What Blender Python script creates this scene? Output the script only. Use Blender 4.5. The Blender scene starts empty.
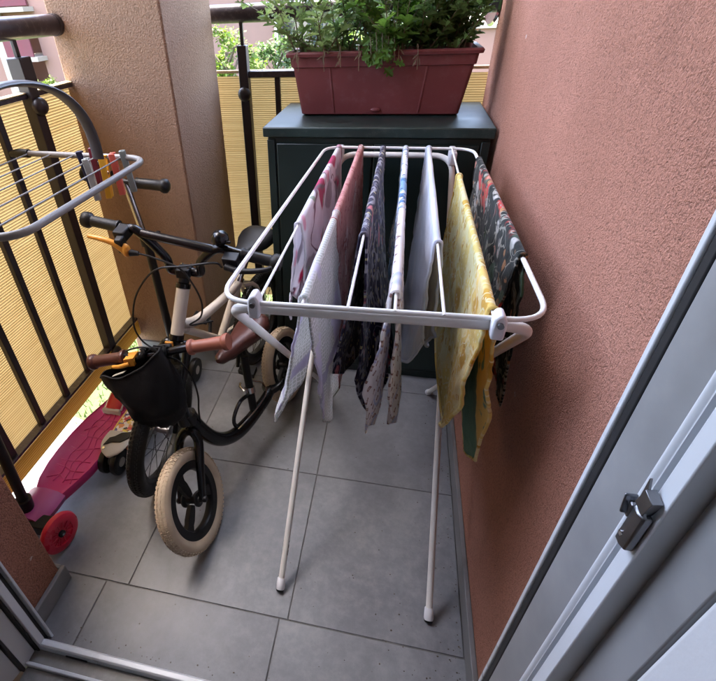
import bpy, math, random
from mathutils import Vector, Matrix, noise
random.seed(7)
R = math.radians
PI = math.pi
sc = bpy.context.scene
COL = sc.collection

# ------------------------------------------------------------------ materials
def nn(nt, typ, **kw):
    n = nt.nodes.new(typ)
    for k, v in kw.items():
        if k in n.inputs.keys():
            n.inputs[k].default_value = v
        else:
            setattr(n, k, v)
    return n

def newmat(name):
    m = bpy.data.materials.new(name)
    m.use_nodes = True
    nt = m.node_tree
    b = nt.nodes['Principled BSDF']
    return m, nt, b

def c4(c): return (c[0], c[1], c[2], 1)
def mixc(nt, fac, a, b, blend='MIX'):
    n = nt.nodes.new('ShaderNodeMix'); n.data_type = 'RGBA'; n.blend_type = blend
    for i, s in ((0, fac), (6, a), (7, b)):
        if isinstance(s, bpy.types.NodeSocket): nt.links.new(s, n.inputs[i])
        elif isinstance(s, (int, float)): n.inputs[i].default_value = s
        else: n.inputs[i].default_value = c4(s)
    return n.outputs[2]
def ramp(nt, src, stops, interp='LINEAR'):
    n = nt.nodes.new('ShaderNodeValToRGB'); n.color_ramp.interpolation = interp
    e = n.color_ramp.elements
    while len(e) < len(stops): e.new(0.5)
    for i, (p, c) in enumerate(stops):
        e[i].position = p
        e[i].color = c4(c) if not isinstance(c, (int, float)) else (c, c, c, 1)
    nt.links.new(src, n.inputs[0])
    return n.outputs[0]
def math_(nt, op, a, b=None):
    n = nt.nodes.new('ShaderNodeMath'); n.operation = op
    for i, s in enumerate((a, b)):
        if s is None: continue
        if isinstance(s, bpy.types.NodeSocket): nt.links.new(s, n.inputs[i])
        else: n.inputs[i].default_value = s
    return n.outputs[0]

def pmat(name, col, rough=.5, metal=0., var=.12, vscale=6., bump=None, coat=0., trans=0., dust=0., edge=None, spec=.5):
    m, nt, b = newmat(name)
    tc = nn(nt, 'ShaderNodeTexCoord')
    n1 = nn(nt, 'ShaderNodeTexNoise', Scale=vscale, Detail=5.)
    nt.links.new(tc.outputs['Object'], n1.inputs['Vector'])
    lo = tuple(max(0, c*(1-var)) for c in col); hi = tuple(min(1, c*(1+var)) for c in col)
    out = ramp(nt, n1.outputs[0], [(.3, lo), (.7, hi)])
    if dust:
        n3 = nn(nt, 'ShaderNodeTexNoise', Scale=vscale*4, Detail=8., Roughness=.7)
        nt.links.new(tc.outputs['Object'], n3.inputs['Vector'])
        f = ramp(nt, n3.outputs[0], [(.52, 0.), (.72, dust)])
        out = mixc(nt, f, out, (.35, .33, .30))
    nt.links.new(out, b.inputs['Base Color'])
    b.inputs['Metallic'].default_value = metal
    b.inputs['Specular IOR Level'].default_value = spec
    r = ramp(nt, n1.outputs[0], [(.3, max(0, rough-.07)), (.7, min(1, rough+.07))])
    nt.links.new(r, b.inputs['Roughness'])
    if coat: b.inputs['Coat Weight'].default_value = coat
    if bump:
        s, st, d = bump
        n2 = nn(nt, 'ShaderNodeTexNoise', Scale=s, Detail=4.)
        nt.links.new(tc.outputs['Object'], n2.inputs['Vector'])
        bp = nn(nt, 'ShaderNodeBump', Strength=st, Distance=d)
        nt.links.new(n2.outputs[0], bp.inputs['Height'])
        nt.links.new(bp.outputs[0], b.inputs['Normal'])
    if trans:
        t = nn(nt, 'ShaderNodeBsdfTranslucent'); nt.links.new(out, t.inputs['Color'])
        mx = nn(nt, 'ShaderNodeMixShader', Fac=trans)
        nt.links.new(b.outputs[0], mx.inputs[1]); nt.links.new(t.outputs[0], mx.inputs[2])
        nt.links.new(mx.outputs[0], nt.nodes['Material Output'].inputs[0])
    return m

def stucco(name, col, col2, scale=150., strength=.8, worm=0.):
    m, nt, b = newmat(name)
    tc = nn(nt, 'ShaderNodeTexCoord')
    n1 = nn(nt, 'ShaderNodeTexNoise', Scale=scale, Detail=3., Roughness=.6)
    n2 = nn(nt, 'ShaderNodeTexNoise', Scale=2.2, Detail=6., Roughness=.65)
    v = nn(nt, 'ShaderNodeTexVoronoi', Scale=scale*.75)
    dn = nn(nt, 'ShaderNodeTexNoise', Scale=scale*.5, Detail=2.)
    for n in (n1, n2, dn): nt.links.new(tc.outputs['Object'], n.inputs['Vector'])
    va = nn(nt, 'ShaderNodeVectorMath', operation='MULTIPLY_ADD')
    nt.links.new(dn.outputs['Color'], va.inputs[0]); va.inputs[1].default_value = (.012, .012, .012)
    nt.links.new(tc.outputs['Object'], va.inputs[2]); nt.links.new(va.outputs[0], v.inputs['Vector'])
    h = math_(nt, 'ADD', math_(nt, 'MULTIPLY', n1.outputs[0], .75), math_(nt, 'MULTIPLY', math_(nt, 'SUBTRACT', 1., v.outputs['Distance']), .5))
    if worm:
        w = nn(nt, 'ShaderNodeTexNoise', Scale=52., Detail=1.5, Distortion=1.4)
        nt.links.new(tc.outputs['Object'], w.inputs['Vector'])
        band = math_(nt, 'ABSOLUTE', math_(nt, 'SUBTRACT', w.outputs[0], .5))
        g = ramp(nt, band, [(.0, 0.), (.022, 1.)])
        pm = nn(nt, 'ShaderNodeTexNoise', Scale=9., Detail=3.); nt.links.new(tc.outputs['Object'], pm.inputs['Vector'])
        g = math_(nt, 'MAXIMUM', g, ramp(nt, pm.outputs[0], [(.42, 1.), (.56, 0.)]))
        h = math_(nt, 'ADD', h, math_(nt, 'MULTIPLY', g, worm))
    base = ramp(nt, n2.outputs[0], [(.28, col), (.72, col2)])
    grain = ramp(nt, h, [(.38, .52), (.62, .98), (.9, 1.16)])
    cc = mixc(nt, .8, base, grain, 'MULTIPLY')
    # a little rain dirt with its own shape
    n4 = nn(nt, 'ShaderNodeTexNoise', Scale=6., Detail=8., Roughness=.75)
    mp = nn(nt, 'ShaderNodeMapping'); mp.inputs['Scale'].default_value = (1.6, 1.6, .5)
    nt.links.new(tc.outputs['Object'], mp.inputs[0]); nt.links.new(mp.outputs[0], n4.inputs['Vector'])
    cc = mixc(nt, ramp(nt, n4.outputs[0], [(.52, 0.), (.8, .4)]), cc, tuple(x*.55 for x in col))
    ch = nn(nt, 'ShaderNodeTexVoronoi', Scale=4.5); nt.links.new(va.outputs[0], ch.inputs['Vector'])
    cc = mixc(nt, ramp(nt, ch.outputs['Distance'], [(.018, .8), (.026, 0.)]), cc, (.62, .52, .46))
    nt.links.new(cc, b.inputs['Base Color'])
    b.inputs['Roughness'].default_value = .93
    b.inputs['Specular IOR Level'].default_value = .2
    bp = nn(nt, 'ShaderNodeBump', Strength=strength, Distance=.006)
    nt.links.new(h, bp.inputs['Height']); nt.links.new(bp.outputs[0], b.inputs['Normal'])
    return m

def printmat(name, base, layers=(), rough=.85, trans=.38, lining=None, margin=None, weave=420.):
    """Printed cotton. layers: (kind, colour, scale, threshold, offset); coordinates are metres along the cloth."""
    m, nt, b = newmat(name)
    uv = nn(nt, 'ShaderNodeUVMap')
    out = None
    nb = nn(nt, 'ShaderNodeTexNoise', Scale=14., Detail=3.)
    nt.links.new(uv.outputs[0], nb.inputs['Vector'])
    out = ramp(nt, nb.outputs[0], [(.3, tuple(c*.9 for c in base)), (.7, tuple(min(1, c*1.06) for c in base))])
    for kind, col, scale, th, off in layers:
        mp = nn(nt, 'ShaderNodeMapping'); mp.inputs['Location'].default_value = (off, off*1.7, off*.3)
        nt.links.new(uv.outputs[0], mp.inputs[0])
        dn = nn(nt, 'ShaderNodeTexNoise', Scale=scale*1.6, Detail=2.)
        nt.links.new(mp.outputs[0], dn.inputs['Vector'])
        va = nn(nt, 'ShaderNodeVectorMath', operation='MULTIPLY_ADD')
        nt.links.new(dn.outputs['Color'], va.inputs[0])
        d = .55/scale if kind in ('blob', 'ring', 'petal') else .12/scale
        va.inputs[1].default_value = (d, d, d); nt.links.new(mp.outputs[0], va.inputs[2])
        if kind in ('blob', 'dot', 'ring', 'petal'):
            v = nn(nt, 'ShaderNodeTexVoronoi', Scale=scale, voronoi_dimensions='2D' if kind in ('dot', 'ring') else '3D'); nt.links.new(va.outputs[0], v.inputs['Vector'])
            src = v.outputs['Distance']
            if kind == 'ring':
                src = math_(nt, 'ABSOLUTE', math_(nt, 'SUBTRACT', src, th)); f = ramp(nt, src, [(.045, 1.), (.07, 0.)])
            else:
                f = ramp(nt, src, [(th, 1.), (th+.05, 0.)])
            if kind == 'petal':
                sx = nn(nt, 'ShaderNodeTexNoise', Scale=scale*5, Detail=2.); nt.links.new(mp.outputs[0], sx.inputs['Vector'])
                f = math_(nt, 'MULTIPLY', f, ramp(nt, sx.outputs[0], [(.36, 0.), (.46, 1.)]))
        elif kind == 'square':
            v = nn(nt, 'ShaderNodeTexVoronoi', Scale=scale, distance='MANHATTAN', voronoi_dimensions='2D'); v.inputs['Randomness'].default_value = .25
            nt.links.new(mp.outputs[0], v.inputs['Vector']); f = ramp(nt, v.outputs['Distance'], [(th, 1.), (th+.04, 0.)])
        elif kind == 'net':
            v = nn(nt, 'ShaderNodeTexVoronoi', Scale=scale, feature='DISTANCE_TO_EDGE', voronoi_dimensions='2D'); v.inputs['Randomness'].default_value = .35
            nt.links.new(mp.outputs[0], v.inputs['Vector']); f = ramp(nt, v.outputs['Distance'], [(th, 0.), (th+.05, 1.)])
        elif kind == 'vein':
            n = nn(nt, 'ShaderNodeTexNoise', Scale=scale, Detail=2., Distortion=.8); nt.links.new(mp.outputs[0], n.inputs['Vector'])
            f = ramp(nt, math_(nt, 'ABSOLUTE', math_(nt, 'SUBTRACT', n.outputs[0], .5)), [(th, 1.), (th+.012, 0.)])
        elif kind == 'edge':
            s = nn(nt, 'ShaderNodeSeparateXYZ'); nt.links.new(uv.outputs[0], s.inputs[0])
            w_ = nn(nt, 'ShaderNodeTexNoise', Scale=9.); nt.links.new(uv.outputs[0], w_.inputs['Vector'])
            f = ramp(nt, math_(nt, 'ADD', s.outputs[0], math_(nt, 'MULTIPLY', w_.outputs[0], .05)), [(th, 1.), (th+.004, 0.)])
        elif kind == 'band':
            s = nn(nt, 'ShaderNodeSeparateXYZ'); nt.links.new(uv.outputs[0], s.inputs[0])
            a = math_(nt, 'ABSOLUTE', math_(nt, 'SUBTRACT', math_(nt, 'ABSOLUTE', s.outputs[1]), th)); f = ramp(nt, a, [(scale, 1.), (scale+.002, 0.)])
        else:
            n = nn(nt, 'ShaderNodeTexNoise', Scale=scale, Detail=3.); nt.links.new(mp.outputs[0], n.inputs['Vector'])
            f = ramp(nt, n.outputs[0], [(th, 0.), (th+.04, 1.)])
        out = mixc(nt, f, out, col)
    nt.links.new(out, b.inputs['Base Color'])
    b.inputs['Roughness'].default_value = rough; b.inputs['Specular IOR Level'].default_value = .15
    b.inputs['Sheen Weight'].default_value = .15
    wv = nn(nt, 'ShaderNodeTexNoise', Scale=weave, Detail=1.); nt.links.new(uv.outputs[0], wv.inputs['Vector'])
    cr = nn(nt, 'ShaderNodeTexNoise', Scale=24., Detail=5., Distortion=.6); nt.links.new(uv.outputs[0], cr.inputs['Vector'])
    hh = math_(nt, 'ADD', math_(nt, 'MULTIPLY', wv.outputs[0], .16), cr.outputs[0])
    bp = nn(nt, 'ShaderNodeBump', Strength=.6, Distance=.006)
    nt.links.new(hh, bp.inputs['Height']); nt.links.new(bp.outputs[0], b.inputs['Normal'])
    t = nn(nt, 'ShaderNodeBsdfTranslucent'); nt.links.new(out, t.inputs['Color'])
    mx = nn(nt, 'ShaderNodeMixShader', Fac=trans)
    nt.links.new(b.outputs[0], mx.inputs[1]); nt.links.new(t.outputs[0], mx.inputs[2])
    nt.links.new(mx.outputs[0], nt.nodes['Material Output'].inputs[0])
    return m

def reedmat(name, col, col2, trans=.6):
    m, nt, b = newmat(name)
    tc = nn(nt, 'ShaderNodeTexCoord')
    mp = nn(nt, 'ShaderNodeMapping'); mp.inputs['Scale'].default_value = (3, 3, 140)
    nt.links.new(tc.outputs['Object'], mp.inputs[0])
    n = nn(nt, 'ShaderNodeTexNoise', Scale=1., Detail=3.); nt.links.new(mp.outputs[0], n.inputs['Vector'])
    n2 = nn(nt, 'ShaderNodeTexNoise', Scale=5., Detail=5.); nt.links.new(tc.outputs['Object'], n2.inputs['Vector'])
    f = math_(nt, 'ADD', math_(nt, 'MULTIPLY', n.outputs[0], .7), math_(nt, 'MULTIPLY', n2.outputs[0], .3))
    out = ramp(nt, f, [(.32, col), (.68, col2)])
    # the dark joint line between one reed and the next
    sx = nn(nt, 'ShaderNodeSeparateXYZ'); nt.links.new(tc.outputs['Object'], sx.inputs[0])
    ph = math_(nt, 'FRACT', math_(nt, 'ADD', math_(nt, 'DIVIDE', sx.outputs[2], REED), 100.))
    ln = ramp(nt, math_(nt, 'ABSOLUTE', math_(nt, 'SUBTRACT', ph, .5)), [(.31, 0.), (.46, 1.)])
    out = mixc(nt, ln, out, tuple(c*.66 for c in col))
    nt.links.new(out, b.inputs['Base Color']); b.inputs['Roughness'].default_value = .55
    t = nn(nt, 'ShaderNodeBsdfTranslucent'); nt.links.new(out, t.inputs['Color'])
    mx = nn(nt, 'ShaderNodeMixShader', Fac=trans)
    nt.links.new(b.outputs[0], mx.inputs[1]); nt.links.new(t.outputs[0], mx.inputs[2])
    nt.links.new(mx.outputs[0], nt.nodes['Material Output'].inputs[0])
    return m

def tilemat():
    m, nt, b = newmat('grey_porcelain_tile')
    tc = nn(nt, 'ShaderNodeTexCoord')
    n1 = nn(nt, 'ShaderNodeTexNoise', Scale=3.2, Detail=9., Roughness=.68, Distortion=.5)
    n2 = nn(nt, 'ShaderNodeTexNoise', Scale=34., Detail=7., Roughness=.7)
    n3 = nn(nt, 'ShaderNodeTexNoise', Scale=1.3, Detail=4.)
    for n in (n1, n2, n3): nt.links.new(tc.outputs['Object'], n.inputs['Vector'])
    a = nn(nt, 'ShaderNodeAttribute', attribute_name='tone')
    base = ramp(nt, n1.outputs[0], [(.28, (.135, .138, .150)), (.5, (.190, .194, .210)), (.74, (.245, .250, .264))])
    cc = mixc(nt, .6, base, ramp(nt, n2.outputs[0], [(.3, .78), (.7, 1.16)]), 'MULTIPLY')
    cc = mixc(nt, 1., cc, a.outputs['Color'], 'MULTIPLY')
    # dust and dried splashes
    d = math_(nt, 'MULTIPLY', ramp(nt, n3.outputs[0], [(.5, 0.), (.75, 1.)]), ramp(nt, n2.outputs[0], [(.45, 0.), (.75, .5)]))
    cc = mixc(nt, d, cc, (.34, .32, .29))
    v = nn(nt, 'ShaderNodeTexVoronoi', Scale=13.); nt.links.new(tc.outputs['Object'], v.inputs['Vector'])
    cc = mixc(nt, ramp(nt, v.outputs['Distance'], [(.018, .4), (.030, 0.)]), cc, (.09, .085, .08))
    nt.links.new(cc, b.inputs['Base Color'])
    nt.links.new(ramp(nt, n1.outputs[0], [(.3, .36), (.7, .55)]), b.inputs['Roughness'])
    bp = nn(nt, 'ShaderNodeBump', Strength=.12, Distance=.002)
    nt.links.new(n2.outputs[0], bp.inputs['Height']); nt.links.new(bp.outputs[0], b.inputs['Normal'])
    return m

REED = .0078
M = {}
M['wall'] = stucco('terracotta_render', (.40, .180, .122), (.50, .232, .162), 380., .8)
M['pillar'] = stucco('brown_render', (.255, .165, .110), (.325, .212, .145), 240., .65, worm=.40)
M['stub'] = stucco('brown_render_dark', (.32, .135, .085), (.38, .17, .11), 260., .9)
M['tile'] = tilemat()
M['grout'] = pmat('grout', (.125, .122, .118), .9, var=.3, vscale=30)
M['skirt'] = pmat('skirting_tile', (.17, .165, .165), .5, var=.2, vscale=12, bump=(60, .1, .002))
M['iron'] = pmat('dark_painted_iron', (.022, .016, .018), .42, var=.25, vscale=12, bump=(90, .08, .002))
M['iron_top'] = pmat('handrail_paint', (.030, .022, .030), .36, var=.3, vscale=9, dust=.25, bump=(70, .1, .002))
M['reed'] = reedmat('yellow_reed_mat', (.50, .315, .115), (.66, .45, .19), .22)
M['reed_hem'] = reedmat('golden_reed_hem', (.52, .31, .055), (.68, .45, .12), .28)
M['binding'] = pmat('pale_binding', (.42, .34, .21), .7, var=.15)
M['green'] = pmat('dark_green_plastic', (.006, .016, .014), .42, var=.25, vscale=5, bump=(160, .06, .001))
M['green_top'] = pmat('dusty_green_lid', (.009, .024, .021), .46, var=.3, vscale=9, dust=.10, bump=(160, .06, .001))
M['pot'] = pmat('maroon_plastic', (.155, .034, .034), .48, var=.16, vscale=7, dust=.10, bump=(120, .06, .001))
M['soil'] = pmat('potting_soil', (.03, .02, .014), .95, var=.5, vscale=60, bump=(90, .9, .01))
M['white'] = pmat('white_powder_coat', (.78, .765, .745), .32, var=.05, vscale=9)
M['white_tube'] = pmat('white_tube_paint', (.74, .71, .67), .34, var=.06, vscale=14)
M['clip'] = pmat('white_plastic_clip', (.74, .74, .78), .4, var=.04)
M['rubber'] = pmat('black_rubber', (.007, .007, .007), .48, spec=.35, var=.2, vscale=30, bump=(130, .2, .002))
M['black'] = pmat('black_gloss_paint', (.006, .006, .007), .24, var=.25, spec=.4)
M['blackp'] = pmat('black_plastic', (.010, .010, .011), .45, spec=.3, var=.2, vscale=25, bump=(140, .1, .001))
M['cream_tyre'] = pmat('cream_tyre_rubber', (.52, .41, .29), .75, var=.15, vscale=18, dust=.25, bump=(60, .2, .002))
M['cream_paint'] = pmat('cream_frame_paint', (.60, .54, .46), .32, var=.08, coat=.4)
M['brown'] = pmat('brown_leatherette', (.075, .022, .016), .40, var=.25, vscale=10, bump=(110, .15, .002))
M['tan'] = pmat('tan_grip_rubber', (.27, .085, .050), .5, var=.15, vscale=16, bump=(150, .2, .001))
M['orange'] = pmat('orange_lever_plastic', (.62, .26, .03), .4, var=.08)
M['chrome'] = pmat('chromed_steel', (.62, .61, .60), .16, metal=1., var=.08, vscale=12)
M['steel'] = pmat('dull_zinc', (.22, .22, .23), .38, metal=1., var=.25, vscale=22, bump=(60, .1, .001))
M['grey_tube'] = pmat('grey_coated_tube', (.17, .155, .14), .45, var=.12)
M['arch'] = pmat('slate_grey_plastic', (.055, .058, .068), .42, var=.15)
M['pink'] = pmat('magenta_deck_plastic', (.46, .022, .135), .42, var=.12, dust=.12, bump=(90, .1, .002))
M['purple'] = pmat('orchid_plastic', (.36, .05, .20), .4, var=.1)
M['red'] = pmat('red_wheel_polyurethane', (.58, .022, .055), .3, var=.15, vscale=14)
M['redp'] = pmat('red_brake_plastic', (.40, .012, .02), .3, var=.15)
M['bag'] = pmat('black_nylon', (.007, .007, .008), .62, var=.3, vscale=30, bump=(220, .3, .002), spec=.22)
M['sgrey'] = pmat('silver_plastic', (.45, .42, .37), .35, var=.1)
M['gasket'] = pmat('black_gasket', (.022, .022, .024), .6)
M['frame'] = pmat('white_window_profile', (.66, .68, .70), .3, var=.04, vscale=5)
M['frame_grey'] = pmat('grey_frame_rebate', (.30, .30, .30), .5, var=.15, vscale=10, dust=.2)
M['sill'] = pmat('aluminium_sill', (.24, .23, .22), .5, metal=.2, var=.25, vscale=16, dust=.5)
M['plaster'] = pmat('room_plaster', (.76, .76, .76), .9, var=.06, vscale=3, bump=(120, .2, .002))
M['roomfloor'] = pmat('oak_floor', (.32, .21, .13), .45, var=.2)
M['ceil'] = pmat('ceiling_paint', (.78, .75, .71), .9, var=.06)
M['floral_deck'] = None

# ------------------------------------------------------------------ mesh builder
class MB:
    def __init__(s): s.v = []; s.f = []; s.mi = []; s.uv = None; s.cur = 0
    def add(s, vs, fs):
        b = len(s.v); s.v += [Vector(p) for p in vs]
        for q in fs: s.f.append([b+i for i in q]); s.mi.append(s.cur)
        return b
    def box(s, x0, x1, y0, y1, z0, z1):
        s.add([(x0,y0,z0),(x1,y0,z0),(x1,y1,z0),(x0,y1,z0),(x0,y0,z1),(x1,y0,z1),(x1,y1,z1),(x0,y1,z1)],
              [(0,3,2,1),(4,5,6,7),(0,1,5,4),(1,2,6,5),(2,3,7,6),(3,0,4,7)])
        return s
    def obox(s, c, ax, ay, az):
        """box with centre c and half-axis vectors"""
        c = Vector(c); ax, ay, az = Vector(ax), Vector(ay), Vector(az)
        vs = [c+sx*ax+sy*ay+sz*az for sz in (-1,1) for (sx,sy) in ((-1,-1),(1,-1),(1,1),(-1,1))]
        s.add(vs, [(0,3,2,1),(4,5,6,7),(0,1,5,4),(1,2,6,5),(2,3,7,6),(3,0,4,7)])
        return s
    def tube(s, pts, r, n=10, closed=False, smooth=0, flat=1., up=None):
        pts = [Vector(p) for p in pts]
        if smooth:
            rr = r if isinstance(r, (list, tuple)) else None
            pts, r2 = spline(pts, smooth, closed, rr)
            if rr: r = r2
        k = len(pts); rs = list(r) if isinstance(r, (list, tuple)) else [r]*k
        rings = []; prev = None
        for i in range(k):
            if closed: t = pts[(i+1) % k]-pts[i-1]
            else: t = pts[min(i+1, k-1)]-pts[max(i-1, 0)]
            if t.length < 1e-9: t = Vector((0, 0, 1))
            t.normalize()
            if up is not None: a = Vector(up)-t*t.dot(Vector(up))
            elif prev is None:
                a = t.cross(Vector((0, 0, 1)))
                if a.length < .1: a = t.cross(Vector((0, 1, 0)))
            else: a = prev-t*prev.dot(t)
            a.normalize(); prev = a; b = t.cross(a)
            rings.append([pts[i]+(a*math.cos(2*PI*j/n)+b*math.sin(2*PI*j/n)*flat)*rs[i] for j in range(n)])
        vs = [p for q in rings for p in q]; fs = []
        for i in range(k if closed else k-1):
            i2 = (i+1) % k
            for j in range(n): fs.append((i*n+j, i*n+(j+1) % n, i2*n+(j+1) % n, i2*n+j))
        if not closed: fs.append(tuple(range(n-1, -1, -1))); fs.append(tuple((k-1)*n+j for j in range(n)))
        s.add(vs, fs); return s
    def lathe(s, prof, c, axis, n=32, closed=False, arc=None):
        """prof: list of (radius, height along axis)"""
        c = Vector(c); ax = Vector(axis).normalized()
        a = ax.cross(Vector((0, 0, 1)))
        if a.length < .1: a = ax.cross(Vector((0, 1, 0)))
        a.normalize(); b = ax.cross(a)
        k = len(prof); vs = []; fs = []
        for (r, h) in prof:
            for j in range(n):
                th = 2*PI*j/n; vs.append(c+ax*h+(a*math.cos(th)+b*math.sin(th))*r)
        for i in range(k if closed else k-1):
            i2 = (i+1) % k
            for j in range(n): fs.append((i*n+j, i*n+(j+1) % n, i2*n+(j+1) % n, i2*n+j))
        if not closed:
            if prof[0][0] > 1e-6: fs.append(tuple(range(n-1, -1, -1)))
            if prof[-1][0] > 1e-6: fs.append(tuple((k-1)*n+j for j in range(n)))
        s.add(vs, fs); return s
    def torus(s, c, axis, R0, r, n=48, m=14, sq=1.):
        return s.lathe([(R0+r*math.cos(2*PI*i/m), r*sq*math.sin(2*PI*i/m)) for i in range(m)], c, axis, n, closed=True)
    def prism(s, poly, o, ux, uy, d):
        """closed polygon (list of 2d) on plane o,ux,uy extruded by vector d"""
        o, ux, uy, d = Vector(o), Vector(ux), Vector(uy), Vector(d)
        k = len(poly); a = [o+ux*p[0]+uy*p[1] for p in poly]
        fs = [tuple(range(k-1, -1, -1)), tuple(range(k, 2*k))]+[(i, (i+1) % k, k+(i+1) % k, k+i) for i in range(k)]
        s.add(a+[p+d for p in a], fs); return s
    def ball(s, c, rx, ry=None, rz=None, n=16, m=10, ax=None):
        ry = ry or rx; rz = rz or rx; c = Vector(c)
        X, Y, Z = [Vector(q) for q in (ax or ((1,0,0),(0,1,0),(0,0,1)))]
        vs = []; fs = []
        for i in range(m+1):
            ph = PI*i/m-PI/2
            for j in range(n):
                th = 2*PI*j/n; vs.append(c+X*rx*math.cos(ph)*math.cos(th)+Y*ry*math.cos(ph)*math.sin(th)+Z*rz*math.sin(ph))
        for i in range(m):
            for j in range(n): fs.append((i*n+j, i*n+(j+1) % n, (i+1)*n+(j+1) % n, (i+1)*n+j))
        s.add(vs, fs); return s
    def loft(s, rings, cap=True, closed_ring=True):
        n = len(rings[0]); vs = [p for q in rings for p in q]; fs = []
        for i in range(len(rings)-1):
            for j in range(n if closed_ring else n-1): fs.append((i*n+j, i*n+(j+1) % n, (i+1)*n+(j+1) % n, (i+1)*n+j))
        if cap: fs.append(tuple(range(n-1, -1, -1))); fs.append(tuple((len(rings)-1)*n+j for j in range(n)))
        s.add(vs, fs); return s
    def build(s, name, mat, parent=None, smooth=True, bevel=0., ang=38, seg=2):
        mats = mat if isinstance(mat, (list, tuple)) else [mat]
        if parent is None:
            xs = [p.x for p in s.v]; ys = [p.y for p in s.v]
            org = Vector(((min(xs)+max(xs))/2, (min(ys)+max(ys))/2, min(p.z for p in s.v)))
            loc = org
        else: org = wloc(parent); loc = Vector((0, 0, 0))
        me = bpy.data.meshes.new(name)
        me.from_pydata([p-org for p in s.v], [], s.f)
        for m_ in mats: me.materials.append(m_)
        for p, i in zip(me.polygons, s.mi): p.material_index = i
        if s.uv:
            l = me.uv_layers.new(name='UVMap')
            for lp in me.loops: l.data[lp.index].uv = s.uv[lp.vertex_index]
        if smooth:
            me.shade_smooth(); me.set_sharp_from_angle(angle=R(ang))
        me.update()
        o = bpy.data.objects.new(name, me); COL.objects.link(o); o.location = loc
        if parent is not None: o.parent = parent
        if bevel:
            b = o.modifiers.new('bevel', 'BEVEL'); b.width = bevel; b.segments = seg; b.limit_method = 'ANGLE'; b.angle_limit = R(40)
        return o

def wloc(o):
    l = Vector((0, 0, 0))
    while o is not None: l = l+o.location; o = o.parent
    return l
def spline(p, sub, closed=False, rs=None):
    k = len(p); out = []; ro = []
    rng = k if closed else k-1
    for i in range(rng):
        p0 = p[(i-1) % k] if closed or i > 0 else p[0]*2-p[1]
        p1 = p[i]; p2 = p[(i+1) % k]
        p3 = p[(i+2) % k] if closed or i+2 < k else p[-1]*2-p[-2]
        for j in range(sub):
            t = j/sub; t2 = t*t; t3 = t2*t
            out.append(.5*((2*p1)+(-p0+p2)*t+(2*p0-5*p1+4*p2-p3)*t2+(-p0+3*p1-3*p2+p3)*t3))
            if rs: ro.append(rs[i]*(1-t)+rs[(i+1) % k]*t)
    if not closed:
        out.append(p[-1])
        if rs: ro.append(rs[-1])
    return out, ro
def fillet(pts, r, n=6, closed=False):
    """round the corners of a polyline"""
    pts = [Vector(p) for p in pts]; k = len(pts); out = []
    for i in range(k):
        if not closed and i in (0, k-1): out.append(pts[i]); continue
        a, b, c = pts[i-1], pts[i], pts[(i+1) % k]
        rr = r[i] if isinstance(r, (list, tuple)) else r
        u = (a-b); v = (c-b); d = min(rr, u.length*.48, v.length*.48)
        p, q = b+u.normalized()*d, b+v.normalized()*d
        for j in range(n+1):
            t = j/n; out.append(p*(1-t)**2+b*2*t*(1-t)+q*t*t)
    return out
def tag(o, label=None, cat=None, group=None, kind=None):
    if label: o['label'] = label
    if cat: o['category'] = cat
    if group: o['group'] = group
    if kind: o['kind'] = kind
    return o
def thing(name, loc, label, cat, group=None):
    o = bpy.data.objects.new(name, None); COL.objects.link(o); o.location = loc; o.empty_display_size = .1
    return tag(o, label, cat, group)
V = Vector
def lerp(a, b, t): return a+(b-a)*t

# ================================================================== SETTING
# ---- tiled balcony floor
mb = MB(); tones = []
def tile(x0, x1, y0, y1):
    if x1-x0 < .01: return
    g = .0009; b = len(mb.f); c = .0014
    z0, z1 = -.0035, 0.
    X0, X1, Y0, Y1 = x0+g, x1-g, y0+g, y1-g
    mb.add([(X0,Y0,z0),(X1,Y0,z0),(X1,Y1,z0),(X0,Y1,z0),(X0+c,Y0+c,z1),(X1-c,Y0+c,z1),(X1-c,Y1-c,z1),(X0+c,Y1-c,z1)],
           [(4,5,6,7),(0,1,5,4),(1,2,6,5),(2,3,7,6),(3,0,4,7)])
    t = random.uniform(.88, 1.08)
    tones.extend([t]*(len(mb.f)-b))
XL, XR = -1.02, .2695
for (y0, y1, xs) in ((.335, .5235, (XL, -.657, -.18, XR)), (.5235, .970, (XL, -.594, -.159, .257)), (.970, 1.417, (XL, -.594, -.159, .257)), (1.417, 1.864, (XL, -.594, -.159, .257)), (1.864, 1.985, (XL, -.594, -.159, .257))):
    for a, b in zip(xs[:-1], xs[1:]): tile(a, b, y0, y1)
nt_ = len(mb.f); mb.cur = 1
mb.box(XL-.004, XR, .33, 1.99, -.22, -.0025)
fl = mb.build('floor', [M['tile'], M['grout']], smooth=False)
at = fl.data.attributes.new('tone', 'FLOAT_COLOR', 'FACE')
for i in range(len(fl.data.polygons)):
    t = tones[i] if i < nt_ else 1.; at.data[i].color = (t, t, t, 1)
tag(fl, 'grey porcelain tiled balcony floor', 'floor', kind='structure')

M['grit'] = pmat('grit', (.10,.085,.065), .9, var=.6, vscale=200)
mb = MB(); rg = random.Random(5)
def speck(x, y):
    r = rg.uniform(.0007,.0020); mb.ball((x,y,r*.5), r*rg.uniform(.8,1.6), r*rg.uniform(.7,1.3), r*.6, 5, 4)
for i in range(40): speck(rg.uniform(.05,.25)+.0, .42+abs(rg.gauss(0,.22)))
for i in range(90): speck(min(.25, .255-abs(rg.gauss(0,.03))), rg.uniform(.42,1.5))
for i in range(120): speck(rg.uniform(-.74,.24), rg.uniform(.37,1.5))
for i in range(60): speck(rg.uniform(-.72,.2), .372+abs(rg.gauss(0,.012)))
tag(mb.build('grit', M['grit']), 'grit and crumbs scattered on the tiles', 'grit', kind='stuff')

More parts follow.
